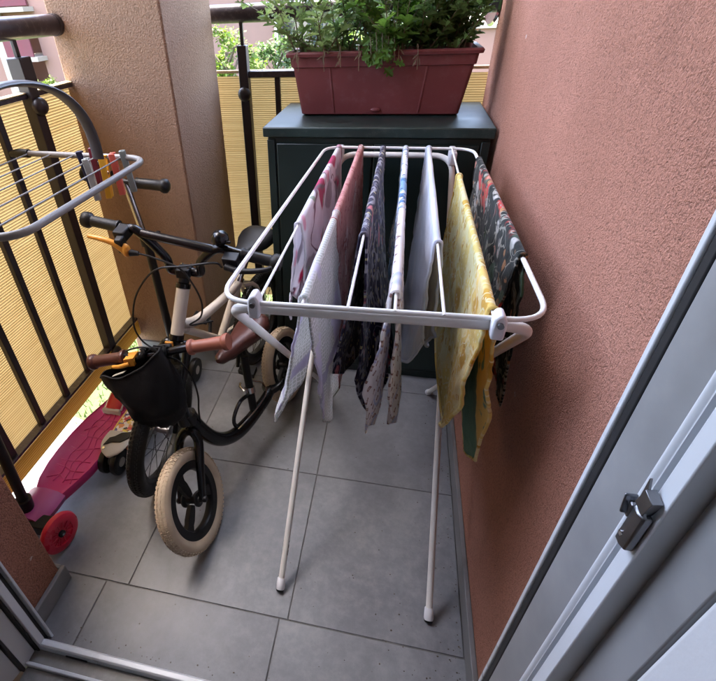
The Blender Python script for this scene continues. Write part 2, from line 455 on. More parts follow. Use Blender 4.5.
# ---- outside ground far below the balcony
def groundmat(name, a, b, sc1, sc2, bs):
    m, nt, bb = newmat(name); tc = nn(nt, 'ShaderNodeTexCoord')
    n1 = nn(nt, 'ShaderNodeTexNoise', Scale=sc1, Detail=6.); n2 = nn(nt, 'ShaderNodeTexNoise', Scale=sc2, Detail=6.)
    for n in (n1, n2): nt.links.new(tc.outputs['Object'], n.inputs['Vector'])
    cc = mixc(nt, .6, ramp(nt, n1.outputs[0], [(.3, a), (.7, b)]), ramp(nt, n2.outputs[0], [(.3, .6), (.7, 1.25)]), 'MULTIPLY')
    nt.links.new(cc, bb.inputs['Base Color']); bb.inputs['Roughness'].default_value = .95
    bp = nn(nt, 'ShaderNodeBump', Strength=.8, Distance=bs); nt.links.new(n2.outputs[0], bp.inputs['Height']); nt.links.new(bp.outputs[0], bb.inputs['Normal'])
    return m
M['lawn'] = groundmat('lawn_soil', (.034, .052, .011), (.062, .082, .02), .6, 14., .05)
M['concrete'] = groundmat('pale_concrete', (.085, .082, .075), (.12, .116, .108), .8, 20., .01)
GZ = -2.6
mb = MB(); mb.add([(-300,-60,GZ),(300,-60,GZ),(300,400,GZ),(-300,400,GZ)], [(0,1,2,3)])
tag(mb.build('lawn', M['lawn'], smooth=False), 'sunlit grass below the balcony', 'ground', kind='structure')
mb = MB(); mb.prism([(-7,-3),(-1.0,-3),(-1.0,3.0),(-2.6,3.05),(-3.6,3.3),(-5,3.25),(-7,3.4)], (0,0,GZ-.05), (1,0,0), (0,1,0), (0,0,.09))
tag(mb.build('pavement', M['concrete'], smooth=False), 'pale concrete apron under the balcony', 'pavement', kind='structure')
M['blade'] = pmat('grass_blades', (.058, .088, .014), .7, var=.35, vscale=3, trans=.35)
mb = MB()
for i in range(5200):
    x = random.uniform(-6.0, -1.2); y = random.uniform(3.1, 8.0)
    a = random.uniform(0, 2*PI); h = random.uniform(.04, .11); w = random.uniform(.006, .012)
    d = V((math.cos(a), math.sin(a), 0)); l = V((random.uniform(-.05, .05), random.uniform(-.05, .05), h))
    p = V((x, y, GZ))
    mb.add([p-d*w, p+d*w, p+l*.6+d*w*.6, p+l, p+l*.6-d*w*.6], [(0,1,2,3,4)])
tag(mb.build('grass', M['blade'], smooth=False), 'grass blades on the lawn', 'grass', kind='stuff')

# ---- walls, pillar, ceiling, room
wall = thing('rendered_wall', (.34, 1.1, 0), 'pinkish terracotta rough rendered wall along the right of the balcony', 'wall')
mb = MB(); n = 8
poly = [(.2705, .372), (.46, .372), (.46, 1.952)]+[(.2705+.03-.03*math.sin(t*PI/2/n), 1.952-.03+.03*math.cos(t*PI/2/n)) for t in range(n+1)]
mb.prism(poly, (0,0,-.22), (1,0,0), (0,1,0), (0,0,3.22)); mb.build('wall_face', M['wall'], wall)
mb = MB(); mb.box(.2575, .2702, .40, 1.94, .0005, .062); mb.build('skirting', M['skirt'], wall, bevel=.002, smooth=False)
pil = thing('rendered_pillar', (-.87, 1.7, 0), 'wide brown rough rendered pillar between the two railings', 'pillar')
mb = MB(); mb.box(-1.052, -.688, 1.49, 1.90, -.22, 3.0); mb.build('shaft', M['pillar'], pil, bevel=.007, seg=3)
mb = MB(); mb.box(-1.019, -.680, 1.478, 1.4895, .0005, .07); mb.box(-.6878, -.677, 1.478, 1.90, .0005, .07); mb.build('skirting', M['skirt'], pil, smooth=False, bevel=.002)
st = thing('rendered_wall_end', (-.9, .44, 0), 'short brown rendered wall end beside the left door frame', 'wall')
mb = MB(); mb.box(-1.30, -.768, .374, .500, -.22, 3.0); mb.build('wall_face', M['stub'], st, bevel=.006)
mb = MB(); mb.box(-.7678, -.7555, .385, .512, .0005, .062); mb.box(-1.02, -.7685, .5005, .512, .0005, .062); mb.build('skirting', M['skirt'], st, smooth=False, bevel=.003)
mb = MB(); mb.box(-1.38, 1.6, -.05, 2.16, 3.002, 3.22)  # unseen overhead slab; height and edges set for skylight without direct sun
tag(mb.build('ceiling', M['ceil'], smooth=False), 'unseen underside of the balcony above, overhang shaped to block sun', 'ceiling', kind='structure')
mb = MB(); mb.box(-.768, .2705, .235, .498, 2.10, 3.0)
tag(mb.build('lintel', M['stub'], smooth=False), 'rendered lintel over the balcony door', 'wall', kind='structure')
# indoor side: splayed reveals, room
mb = MB()
mb.prism([(.2455,.222),(.30,-.05),(.47,-.05),(.47,.222)], (0,0,-.02), (1,0,0), (0,1,0), (0,0,2.6))
mb.prism([(-.778,.235),(-.84,-.05),(-1.3,-.05),(-1.3,.235)], (0,0,-.02), (1,0,0), (0,1,0), (0,0,2.6))
mb.box(-.83, .295, -.05, .225, 2.12, 2.99)
tag(mb.build('reveal', M['plaster'], bevel=.004), 'pale plaster reveals of the door opening', 'wall', kind='structure')
mb = MB()
mb.box(-2.4, -.835, -.20, -.0505, -.02, 2.58); mb.box(.302, 1.8, -.20, -.0505, -.02, 2.58)
mb.box(-2.55, -2.402, -3.4, -.2, -.02, 2.58); mb.box(1.802, 1.95, -3.4, -.2, -.02, 2.58); mb.box(-2.4, 1.8, -3.4, -3.25, -.02, 2.58)
mb.box(-2.55, 1.95, -3.4, -.0505, 2.582, 2.7)
tag(mb.build('room', M['plaster'], smooth=False), 'white room behind the door', 'room', kind='structure')
mb = MB(); mb.box(-2.4, 1.8, -3.25, .30, -.12, -.022)
tag(mb.build('room_floor', M['roomfloor'], smooth=False), 'wooden floor of the room', 'floor', kind='structure')

# ---- door frame
df = thing('balcony_door_frame', (-.25, .33, 0), 'white plastic balcony door frame with black gaskets around the view', 'door frame')
TOP = 2.10
def upright(poly, name, mat, z0=0., z1=TOP, bev=.0015):
    m_ = MB(); m_.prism(poly, (0,0,z0), (1,0,0), (0,1,0), (0,0,z1-z0)); return m_.build(name, mat, df, bevel=bev, ang=30)
# right jamb, from the balcony inwards
upright([(.2190,.3765),(.2275,.3765),(.2275,.3690),(.2190,.3690)], 'lip', M['frame'])
upright([(.2215,.3685),(.2345,.3685),(.2345,.3600),(.2235,.3600)], 'gasket', M['gasket'])
upright([(.2240,.3595),(.2700,.3595),(.2700,.3040),(.2310,.3040),(.2300,.3120),(.2245,.3220)], 'rebate', M['frame_grey'])
upright([(.2245,.3036)]+[(.2245-.0040*math.sin(t*PI/12), .3036-.0115*(t/12)) for t in range(1, 12)]+[(.2226,.2916),(.2700,.2916),(.2700,.3036)], 'jamb', M['frame'])
upright([(.2420,.2912),(.2690,.2912),(.2690,.2842),(.2420,.2842)], 'groove', M['gasket'])
upright([(.2205,.2830),(.2690,.2830),(.2690,.2655),(.2205,.2655)], 'jamb', M['frame'])
upright([(.2400,.2650),(.2690,.2650),(.2690,.2230),(.2440,.2230)], 'rebate', M['frame_grey'])
# left jamb
upright([(-.7170,.3735),(-.7640,.3735),(-.7640,.3675),(-.7170,.3675)], 'lip', M['frame'])
upright([(-.7290,.3670),(-.7640,.3670),(-.7640,.3560),(-.7250,.3560)], 'gasket', M['gasket'])
upright([(-.7200,.3550),(-.7640,.3550),(-.7640,.3375),(-.7200,.3375)], 'jamb', M['frame'], z0=.0)
upright([(-.7270,.3370),(-.7640,.3370),(-.7640,.3330),(-.7270,.3330)], 'groove', M['gasket'])
upright([(-.7400,.3325),(-.7700,.3325),(-.7700,.2960),(-.7400,.2960)], 'rebate', M['frame'])
upright([(-.7370,.2955),(-.7700,.2955),(-.7700,.2885),(-.7370,.2885)], 'groove', M['gasket'])
upright([(-.7470,.2880),(-.7770,.2880),(-.7770,.2360),(-.7600,.2360)], 'jamb', M['frame'])
# head
mb = MB(); mb.box(-.717, .219, .26, .372, TOP-.06, TOP-.002); mb.build('head', M['frame'], df, smooth=False)
# threshold
mb = MB(); mb.prism([(.3375,0.),(.3555,0.),(.3555,.024),(.3510,.030),(.3410,.030),(.3375,.026)], (-.7198,0,0), (0,1,0), (0,0,1), (.944,0,0)); mb.build('threshold_bar', M['frame'], df, bevel=.001)
mb = MB(); mb.box(-.7395, .2295, .3085, .3370, -.02, .006); mb.build('drip_tray', M['sill'], df, bevel=.001, smooth=False)
mb = MB(); mb.box(-.7395, .2295, .3000, .3080, -.02, .0155); mb.build('ridge', M['frame'], df, bevel=.002)
mb = MB(); mb.box(-.7365, .2295, .2440, .2995, -.02, .004); mb.build('inner_sill', M['sill'], df, bevel=.001, smooth=False)
mb = MB(); mb.box(-.655, -.60, .3345, .3368, .0065, .012); mb.build('drain_slot', M['gasket'], df, smooth=False)
# strike plate on the right jamb
sp = MB()
sp.prism([(.2200,.2865),(.2120,.2865),(.2085,.2820),(.2085,.2740),(.2115,.2670),(.2200,.2670)], (0,0,.8640), (1,0,0), (0,1,0), (0,0,.052))
spo = sp.build('strike_plate', M['steel'], df, bevel=.0016)
mb = MB(); mb.obox((.2105,.2925,.906), (.0060,0,0), (0,.0014,0), (.001,.0045,.009)); mb.obox((.2145,.2885,.902), (.005,0,0), (0,.003,0), (0,0,.009)); mb.build('latch_tab', M['steel'], spo, bevel=.0012)
mb = MB(); mb.prism([(.859,.2665),(.918,.2665),(.950,.2790),(.918,.2870)][0:0] or [(0,0),(.020,.004),(.022,.034),(.004,.002)], (.2105,.2655,.917), (0,1,0), (0,0,1), (.0030,0,0))
mb.obox((.2140,.2765,.929), (.0050,.0010,0), (-.001,.0070,.002), (0,-.002,.011)); mb.build('catch', M['steel'], spo, bevel=.0012)
mb = MB()
mb.lathe([(.0,.0),(.0032,.0),(.0032,.0014),(.0,.0014)], (.2084,.2775,.878), (-1,0,0), 14); mb.build('screw', M['chrome'], spo)
lc = V((.2190,.2765,.895))-wloc(df)                # the keeper is a small one
for o in [spo]+list(spo.children): o.data.transform(Matrix.Translation(lc) @ Matrix.Diagonal((.85,.82,.84,1)) @ Matrix.Translation(-lc))

# ---- railings
def bar(m_, a, b, w, d, along=(0,1,0)):
    a, b = V(a), V(b); t = (b-a).normalized(); u = V(along); u = (u-t*u.dot(t)).normalized(); v = t.cross(u)
    m_.obox((a+b)/2, u*w/2, v*d/2, (b-a)/2)
lr = thing('iron_railing', (-1.03, 1.0, 0), 'dark iron railing with upright bars along the left side', 'railing')
mb = MB(); mb.tube([(-1.03,-.2,1.222),(-1.03,1.478,1.222)], .027, 20); mb.build('handrail', M['iron_top'], lr)
mb = MB(); mb.tube([(-1.03,1.472,1.222),(-1.03,1.4895,1.222)], .0285, 20); mb.build('rail_flange', M['iron'], lr)
mb = MB(); bar(mb, (-1.03,-.2,.178), (-1.03,1.489,.178), .010, .030, (0,0,1)); mb.build('bottom_rail', M['iron_top'], lr, bevel=.001)
mb = MB(); bar(mb, (-1.034,-.2,1.0625), (-1.034,1.489,1.0625), .010, .016, (0,0,1)); mb.build('middle_rail', M['iron_top'], lr, bevel=.001)
for y in (-.107, .032, .171, .31, .449, .588, .726, .864, .998, 1.132):
    mb = MB(); bar(mb, (-1.03,y,.183), (-1.03,y,1.059), .021, .016); mb.build('baluster', M['iron'], lr, bevel=.002)
def post(m_, x, y, ztop, zb, along=(0,1,0)):
    bar(m_, (x,y,-.0), (x,y,ztop), .036, .036, along)
mb = MB(); post(mb, -1.03, 1.285, 1.09, 0); bar(mb, (-1.03,1.285,1.088), (-1.03,1.285,1.157), .048, .044); bar(mb, (-1.03,1.285,1.155), (-1.03,1.285,1.20), .013, .013)
pst = mb.build('post', M['iron'], lr, bevel=.003)
for z in (.155, 1.035):
    mb = MB(); mb.ball((-1.008,1.285,z), .020, .026, .024); mb.torus((-1.006,1.285,z), (1,0,0), .017, .006, 20, 8); mb.build('boss', M['iron'], pst)
br = thing('iron_railing', (-.2, 1.955, 0), 'dark iron railing with thick handrail behind the green cabinet', 'railing')
mb = MB(); mb.tube([(-1.03,1.957,1.222),(.40,1.957,1.222)], .029, 20); mb.build('handrail', M['iron_top'], br)
mb = MB(); mb.lathe([(.0,0),(.045,0),(.060,.004),(.066,.010),(.060,.016),(.0,.018)], (.262,1.957,1.222), (-1,-.25,0), 28)
mb.build('wall_flange', M['chrome'], br)
mb = MB(); bar(mb, (-.580,1.957,1.030), (.12,1.957,1.030), .022, .034, (0,0,1)); mb.build('middle_rail', M['iron_top'], br, bevel=.003)
mb = MB(); bar(mb, (-1.03,1.957,.12), (.265,1.957,.12), .014, .030, (0,0,1)); mb.build('bottom_rail', M['iron_top'], br, bevel=.003)
for x in (-.472, -.34, -.21, -.08, .05):
    mb = MB(); bar(mb, (x,1.957,.13), (x,1.957,1.018), .020, .016, (1,0,0)); mb.build('baluster', M['iron'], br, bevel=.002)
mb = MB(); post(mb, -.598, 1.950, 1.125, 0, (1,0,0)); bar(mb, (-.598,1.953,1.125), (-.598,1.953,1.20), .013, .013, (1,0,0))
pst = mb.build('post', M['iron'], br, bevel=.003)
mb = MB(); post(mb, .138, 1.950, 1.06, 0, (1,0,0)); bar(mb, (.138,1.953,1.06), (.138,1.953,1.20), .013, .013, (1,0,0)); mb.build('post', M['iron'], br, bevel=.003)
for z in (.965,):
    mb = MB(); mb.ball((-.598,1.930,z), .026, .020, .026); mb.torus((-.598,1.928,z), (0,1,0), .018, .006, 20, 8); mb.build('boss', M['iron'], pst)

# ---- reed screens
def reed(p0, p1, z0, z1, bulge, nrm, ns=14, seed=0):
    m_ = MB(); p0, p1, nrm = V(p0), V(p1), V(nrm)
    k = int((z1-z0)/REED); prof = []
    for i in range(k):
        zc = (round(z0/REED)+i+.5)*REED
        for a in (-80, -40, 0, 40): prof.append((zc+REED*.5*math.sin(R(a)), REED*.24*math.cos(R(a))))
    rows = []
    for (z, d) in prof:
        row = []
        for j in range(ns+1):
            t = j/ns; p = lerp(p0, p1, t)
            w = noise.noise(V((t*4+seed, z*2.2, seed)))*bulge
            row.append(p+nrm*(d+w)+V((0, 0, z)))
        rows.append(row)
    m_.loft(rows, cap=False, closed_ring=False); return m_
ls = thing('reed_screen', (-1.052, .9, .1), 'yellow reed privacy screen tied outside the left railing bars', 'screen')
reed((-1.0475,-.2,0), (-1.0475,1.497,0), .105, 1.068, .003, (1,0,0), seed=1).build('mat', M['reed'], ls, ang=179)
reed((-1.018,-.2,0), (-1.018,1.489,0), .098, .170, .003, (1,0,0), seed=3).build('hem', M['reed_hem'], ls, ang=179)
mb = MB(); mb.box(-1.053, -1.026, -.2, 1.489, 1.0690, 1.0735); mb.build('binding', M['binding'], ls, bevel=.003)
bs = thing('reed_screen', (-.2, 1.985, .1), 'yellow reed privacy screen tied behind the far railing', 'screen')
reed((-1.03,1.985,0), (.42,1.985,0), .05, 1.030, .004, (0,-1,0), seed=5).build('mat', M['reed'], bs, ang=179)
mb = MB(); mb.box(-1.03, .42, 1.976, 1.991, 1.031, 1.042); mb.build('binding', M['binding'], bs, bevel=.003)

# ================================================================== CABINET AND PLANTER
cab = thing('storage_cabinet', (-.075, 1.70, 0), 'dark green plastic storage cabinet against the far railing', 'cabinet')
mb = MB(); mb.box(-.405, .2535, 1.512, 1.900, .03, .908); mb.build('carcass', M['green'], cab, bevel=.004)
mb = MB(); mb.box(-.400, .2490, 1.520, 1.895, .0, .0295); mb.build('plinth', M['green'], cab, smooth=False)
mb = MB(); mb.box(-.416, .2620, 1.498, 1.912, .9085, .938); lid = mb.build('lid', M['green_top'], cab, bevel=.004)
for x0, x1 in ((-.375, -.0785), (-.0735, .2235)):
    mb = MB(); mb.box(x0, x1, 1.503, 1.5115, .05, .890); d = mb.build('door', M['green'], cab, bevel=.003)
    mb = MB(); mb.ball(((x0+.235) if x0 < -.2 else (x0+.06), 1.496, .50), .012, .012, .012); mb.build('knob', M['green'], d)
mb = MB(); mb.box(-.405, -.381, 1.5045, 1.5115, .04, .900); mb.build('stile', M['green'], cab, bevel=.002)
mb = MB(); mb.box(.2295, .2535, 1.5045, 1.5115, .04, .900); mb.build('stile', M['green'], cab, bevel=.002)

pt = thing('planter_box', (-.075, 1.74, .938), 'maroon plastic window planter box on top of the green cabinet', 'planter')
def rect(x0, x1, y0, y1, z, r=.012, n=4):
    pts = []
    for (cx, cy, a0) in ((x1-r, y0+r, -90), (x1-r, y1-r, 0), (x0+r, y1-r, 90), (x0+r, y0+r, 180)):
        for i in range(n+1):
            a = R(a0+90*i/n); pts.append(V((cx+r*math.cos(a), cy+r*math.sin(a), z)))
    return pts
mb = MB()
zb = .9385
rings = [rect(-.318,.162,1.676,1.826,zb+.001), rect(-.326,.170,1.668,1.834,zb+.006), rect(-.348,.192,1.654,1.852,zb+.140), rect(-.353,.197,1.648,1.857,zb+.142), rect(-.356,.200,1.646,1.860,zb+.168),
         rect(-.351,.195,1.651,1.855,zb+.168), rect(-.345,.189,1.657,1.849,zb+.13), rect(-.323,.167,1.671,1.831,zb+.012)]
mb.loft(rings); mb.build('box_shell', M['pot'], pt, ang=30)
mb = MB(); mb.loft([rect(-.357,.201,1.645,1.861,zb+.1685), rect(-.366,.210,1.636,1.870,zb+.170), rect(-.368,.212,1.634,1.872,zb+.178), rect(-.364,.208,1.638,1.868,zb+.183), rect(-.350,.194,1.652,1.854,zb+.183), rect(-.349,.193,1.653,1.853,zb+.1685)], cap=False)
mb.build('rim', M['pot'], pt, ang=30)
for fx in (.215, .755):
    xb, xt = lerp(-.322, .166, fx), lerp(-.348, .192, fx)
    mb = MB(); mb.obox((0,0,0), (1,0,0), (0,1,0), (0,0,1)); mb = MB()
    a = V((xb, 1.6685, zb+.008)); b = V((xt, 1.6545, zb+.139))
    bar(mb, a, b, .006, .005, (1,0,0)); mb.build('rib', M['pot'], pt, bevel=.0015)
mb = MB(); mb.ball((-.085,1.664,zb+.018), .016, .006, .007); mb.build('drain_boss', M['pot'], pt)
mb = MB(); rows = []
for j in range(9):
    row = []
    for i in range(25):
        x, y = lerp(-.345, .189, i/24), lerp(1.657, 1.849, j/8)
        row.append(V((x, y, zb+.152+.008*noise.noise(V((x*22, y*22, 3))))))
    rows.append(row)
mb.loft(rows, cap=False, closed_ring=False); mb.build('soil', M['soil'], pt)

# plants
M['leaf_a'] = pmat('olive_leaf', (.20, .27, .085), .6, var=.35, vscale=18, trans=.5)
M['leaf_b'] = pmat('fresh_green_leaf', (.10, .20, .030), .5, var=.45, vscale=14, trans=.5)
M['leaf_c'] = pmat('dark_green_leaf', (.11, .19, .055), .55, var=.45, vscale=16, trans=.5)
M['stem'] = pmat('plant_stem', (.11, .09, .045), .7, var=.3, vscale=30)
M['dry'] = pmat('withered_leaf', (.22, .16, .10), .8, var=.3, vscale=20, trans=.25)
HALF = {'lobed': [(0,0),(.10,.10),(.13,.24),(.34,.30),(.40,.42),(.20,.42),(.20,.52),(.42,.62),(.40,.74),(.18,.70),(.20,.84),(.10,.94),(0,1)],
        'long': [(0,0),(.07,.2),(.16,.32),(.10,.4),(.15,.55),(.20,.62),(.09,.68),(.10,.85),(0,1)],
        'round': [(0,0),(.2,.08),(.34,.28),(.36,.5),(.28,.72),(.14,.9),(0,1)]}
def leaf(m_, p, d, nrm, L, W, kind, curl=.2):
    d = d.normalized(); s_ = d.cross(nrm)
    if s_.length < .05: s_ = d.cross(V((1, .3, 0)))
    s_.normalize(); nn_ = s_.cross(d)
    h = HALF[kind]
    def pt_(x, y, sg): return p+d*(L*y*(1-.15*curl*y))+s_*(sg*x*W)+nn_*(abs(x)*W*.35-curl*L*y*y*.5)
    for sg in (1, -1):
        vs = [pt_(x, y, sg) for x, y in h]
        f = tuple(range(len(h))) if sg > 0 else tuple(range(len(h)-1, -1, -1))
        m_.add(vs, [f])
def plant(name, label, seeds, leafmat, kind, L, W, nst, hgt, spread, dens, droop=.25, group='plants growing in the planter box', tip=0):
    """stems rise out of the soil at the seeds, leaves along each stem"""
    root = thing(name, (sum(s[0] for s in seeds)/len(seeds), sum(s[1] for s in seeds)/len(seeds), zb+.152), label, 'plant', group)
    fm, sm = MB(), MB()
    for (sx, sy) in seeds:
        for k in range(nst):
            p = V((sx+random.gauss(0, .012), sy+random.gauss(0, .014), zb+.148))
            a = random.uniform(0, 2*PI); lean = random.uniform(.05, spread)
            d = V((math.cos(a)*lean, math.sin(a)*lean*.8, 1)).normalized()
            H = hgt*random.uniform(.55, 1.1); nseg = 9; pts = [p.copy()]
            for i in range(nseg):
                d = (d+V((random.gauss(0, .07), random.gauss(0, .07), 0))+V((d.x, d.y, -.3))*droop*.14*i/nseg).normalized()
                p = p+d*(H/nseg); pts.append(p.copy())
            sm.tube(pts, [.0028*(1-.7*i/nseg) for i in range(nseg+1)], 5)
            nl = int(dens*H*random.uniform(.8, 1.2))
            for i in range(nl):
                t = random.uniform(.08, 1.)**.75*nseg; q = int(min(t, nseg-1)); pp = lerp(pts[q], pts[q+1], min(1, t-q))
                b = i*2.4+random.uniform(-.5, .5)
                ld = V((math.cos(b), math.sin(b), random.uniform(-.15, .75)))+d*.3
                ll = L*random.uniform(.55, 1.15)*(1.05-.4*t/nseg)
                leaf(fm, pp, ld, V((random.gauss(0, .35), random.gauss(0, .35), 1)), ll, ll*W, kind, random.uniform(.0, .7))
            for i in range(tip):
                b = random.uniform(0, 2*PI); leaf(fm, pts[-1], V((math.cos(b)*.6, math.sin(b)*.6, .9)), V((0, 0, 1)), L*.8, L*W*.8, kind, .2)
    sm.build('stem', M['stem'], root)
    fm.build('foliage', leafmat, root, smooth=False)
    return root
plant('leafy_plant', 'olive green plant with narrow lobed leaves at the left end of the planter', [(-.325,1.72),(-.285,1.75),(-.25,1.70)], M['leaf_a'], 'lobed', .064, .72, 6, .30, 1.25, 70, tip=4)
plant('leafy_plant', 'grey green tall stems with small leaves beside the olive plant', [(-.205,1.73),(-.17,1.76)], M['leaf_c'], 'lobed', .046, .85, 4, .30, .5, 95, tip=3)
plant('leafy_plant', 'sparse young plant with thin bare stems mid planter', [(-.115,1.72),(-.09,1.78)], M['leaf_a'], 'lobed', .046, .9, 5, .27, .6, 70, tip=3)
plant('leafy_plant', 'bright green lobed plant hanging over the planter front', [(-.055,1.670),(-.03,1.69)], M['leaf_b'], 'lobed', .058, .95, 5, .22, .8, 70, droop=1.2, tip=3)
plant('leafy_plant', 'dense dark green bushy plant filling the right half of the planter', [(.0,1.74),(.04,1.71),(.085,1.75),(.125,1.70),(.15,1.78),(.06,1.80),(.165,1.73)], M['leaf_c'], 'lobed', .046, 1.0, 7, .27, .95, 115, droop=.4, tip=4)
# withered stalks hanging over the front rim
dr = thing('withered_plant', (-.2,1.65,zb+.15), 'pale withered stalks drooping over the front planter rim', 'plant')
hp = thing('leafy_plant', (-.09,1.66,zb+.152), 'small bright green sprig hanging over the planter rim', 'plant', 'plants growing in the planter box')
fm, sm = MB(), MB()
for k in range(5):
    x = -.115+k*.017; q = [V((x,1.672,zb+.150)), V((x,1.655,zb+.215+.01*k)), V((x+.006,1.628,zb+.205)), V((x+.010,1.618,zb+.165-.012*(k%3)))]
    sm.tube(q, .0016, 5, smooth=4)
    for i in range(7): leaf(fm, lerp(q[1], q[3], i/6)+V((random.gauss(0,.006),-.004,random.gauss(0,.006))), V((random.gauss(0,.8),-.35,random.uniform(-1,.2))), V((random.gauss(0,.3),-1,.5)), random.uniform(.026,.044), random.uniform(.024,.04), 'lobed', .4)
sm.build('stem', M['stem'], hp); fm.build('foliage', M['leaf_b'], hp, smooth=False)
fm, sm = MB(), MB()
for x in (-.335,-.255,-.205,-.150,-.035,.02):
    pts = [V((x,1.675,zb+.152)), V((x+.004,1.650,zb+.195)), V((x+.008,1.630,zb+.180)), V((x+.010,1.627,zb+.150-random.uniform(0,.02)))]
    sm.tube(pts, .0014, 5, smooth=4)
    for i in range(4): leaf(fm, pts[2]+V((random.uniform(-.006,.006),-.002,random.uniform(-.02,.01))), V((random.gauss(0,.6),-.3,-1)), V((0,-1,.2)), .022, .014, 'long', .3)
for i in range(20):
    x = random.uniform(-.33,.17); y = random.uniform(1.67,1.83)
    pts = [V((x,y,zb+.15)), V((x+random.gauss(0,.02),y+random.gauss(0,.02),zb+.15+random.uniform(.03,.11)))]
    sm.tube(pts, .0012, 4)
sm.build('stem', M['dry'], dr); fm.build('foliage', M['dry'], dr, smooth=False)

# ================================================================== DRYING RACK
ZR = .903
rk = thing('drying_rack', (0, 1.0, 0), 'white folding clothes drying rack with crossed tube legs in the middle of the balcony', 'drying rack')
mb = MB()
fr_ = fillet([(-.236,.547,ZR),(.212,.562,ZR),(.197,1.415,ZR),(-.205,1.415,ZR)], [.055,.055,.05,.05], 8, True)
mb.tube(fr_, .0038, 12, closed=True); mb.build('frame_wire', M['white'], rk)
RX = [(-.175,-.167), (-.1115,-.1055), (-.048,-.043), (.0155,.0185), (.079,.080), (.1415,.1415)]
for a, b in RX:
    mb = MB(); mb.tube([(a,.553,ZR+.002),(b,1.414,ZR+.002)], .0023, 8); mb.build('rung', M['white'], rk)
# outer U: front bar, legs running down to the back
mb = MB()
mb.tube(fillet([(-.222,1.42,.012),(-.222,.555,.8905),(.196,.566,.8905),(.196,1.42,.012)], .050, 8), .0082, 14); u1 = mb.build('outer_legs', M['white_tube'], rk)
mb = MB()
mb.tube(fillet([(-.1935,.597,.014),(-.172,1.462,.872),(.152,1.462,.872),(.178,.597,.014)], .055, 8), .0080, 14); u2 = mb.build('inner_legs', M['white_tube'], rk)
def foot(p, d, par):
    m_ = MB(); p, d = V(p), V(d).normalized(); m_.lathe([(.0,0),(.0105,0),(.0115,.004),(.0108,.026),(.0092,.028),(.0,.028)], p, d, 16); m_.build('foot_cap', M['clip'], par)
    m_ = MB(); m_.lathe([(.0,-.0045),(.0098,-.0045),(.0102,-.0005),(.0,-.0005)], p, d, 16); m_.build('foot_pad', M['rubber'], par)
foot((-.1937,.5905,.0068), (.0215,.865,.858), u2); foot((.1782,.5905,.0068), (-.026,.865,.858), u2)
foot((-.222,1.4255,.0068), (0,-.855,.87), u1); foot((.196,1.4255,.0068), (0,-.855,.87), u1)
for x in (-.180, .1465):
    mb = MB()
    mb.prism([(-.009,-.004),(-.008,.009),(-.004,.015),(.003,.016),(.008,.007),(.009,-.004),(.008,-.021),(-.008,-.021)], (x,.5395,ZR), (1,0,0), (0,.05,1), (0,.024,0))
    c_ = mb.build('clip', M['clip'], rk, bevel=.003)
    mb = MB(); mb.lathe([(.0,0),(.0040,0),(.0040,.004),(.0,.004)], (x,.5390,ZR+.003), (0,-1,0), 14); mb.build('rivet', M['steel'], c_)
for x in (-.168, .148):
    mb = MB(); mb.box(x-.009, x+.009, 1.403, 1.478, ZR-.044, ZR-.007); mb.build('clip', M['clip'], rk, bevel=.004)
# printed size band on the left front leg
mb = MB()
d = V((.0215,.865,.858)).normalized(); p = V((-.1937,.5905,.0068))
for (a, b) in ((.085,.098),(.104,.112),(.118,.122)):
    mb.tube([p+d*a, p+d*b], .0083, 14)
mb.build('printed_band', pmat('grey_print', (.10,.10,.11), .5), u2)

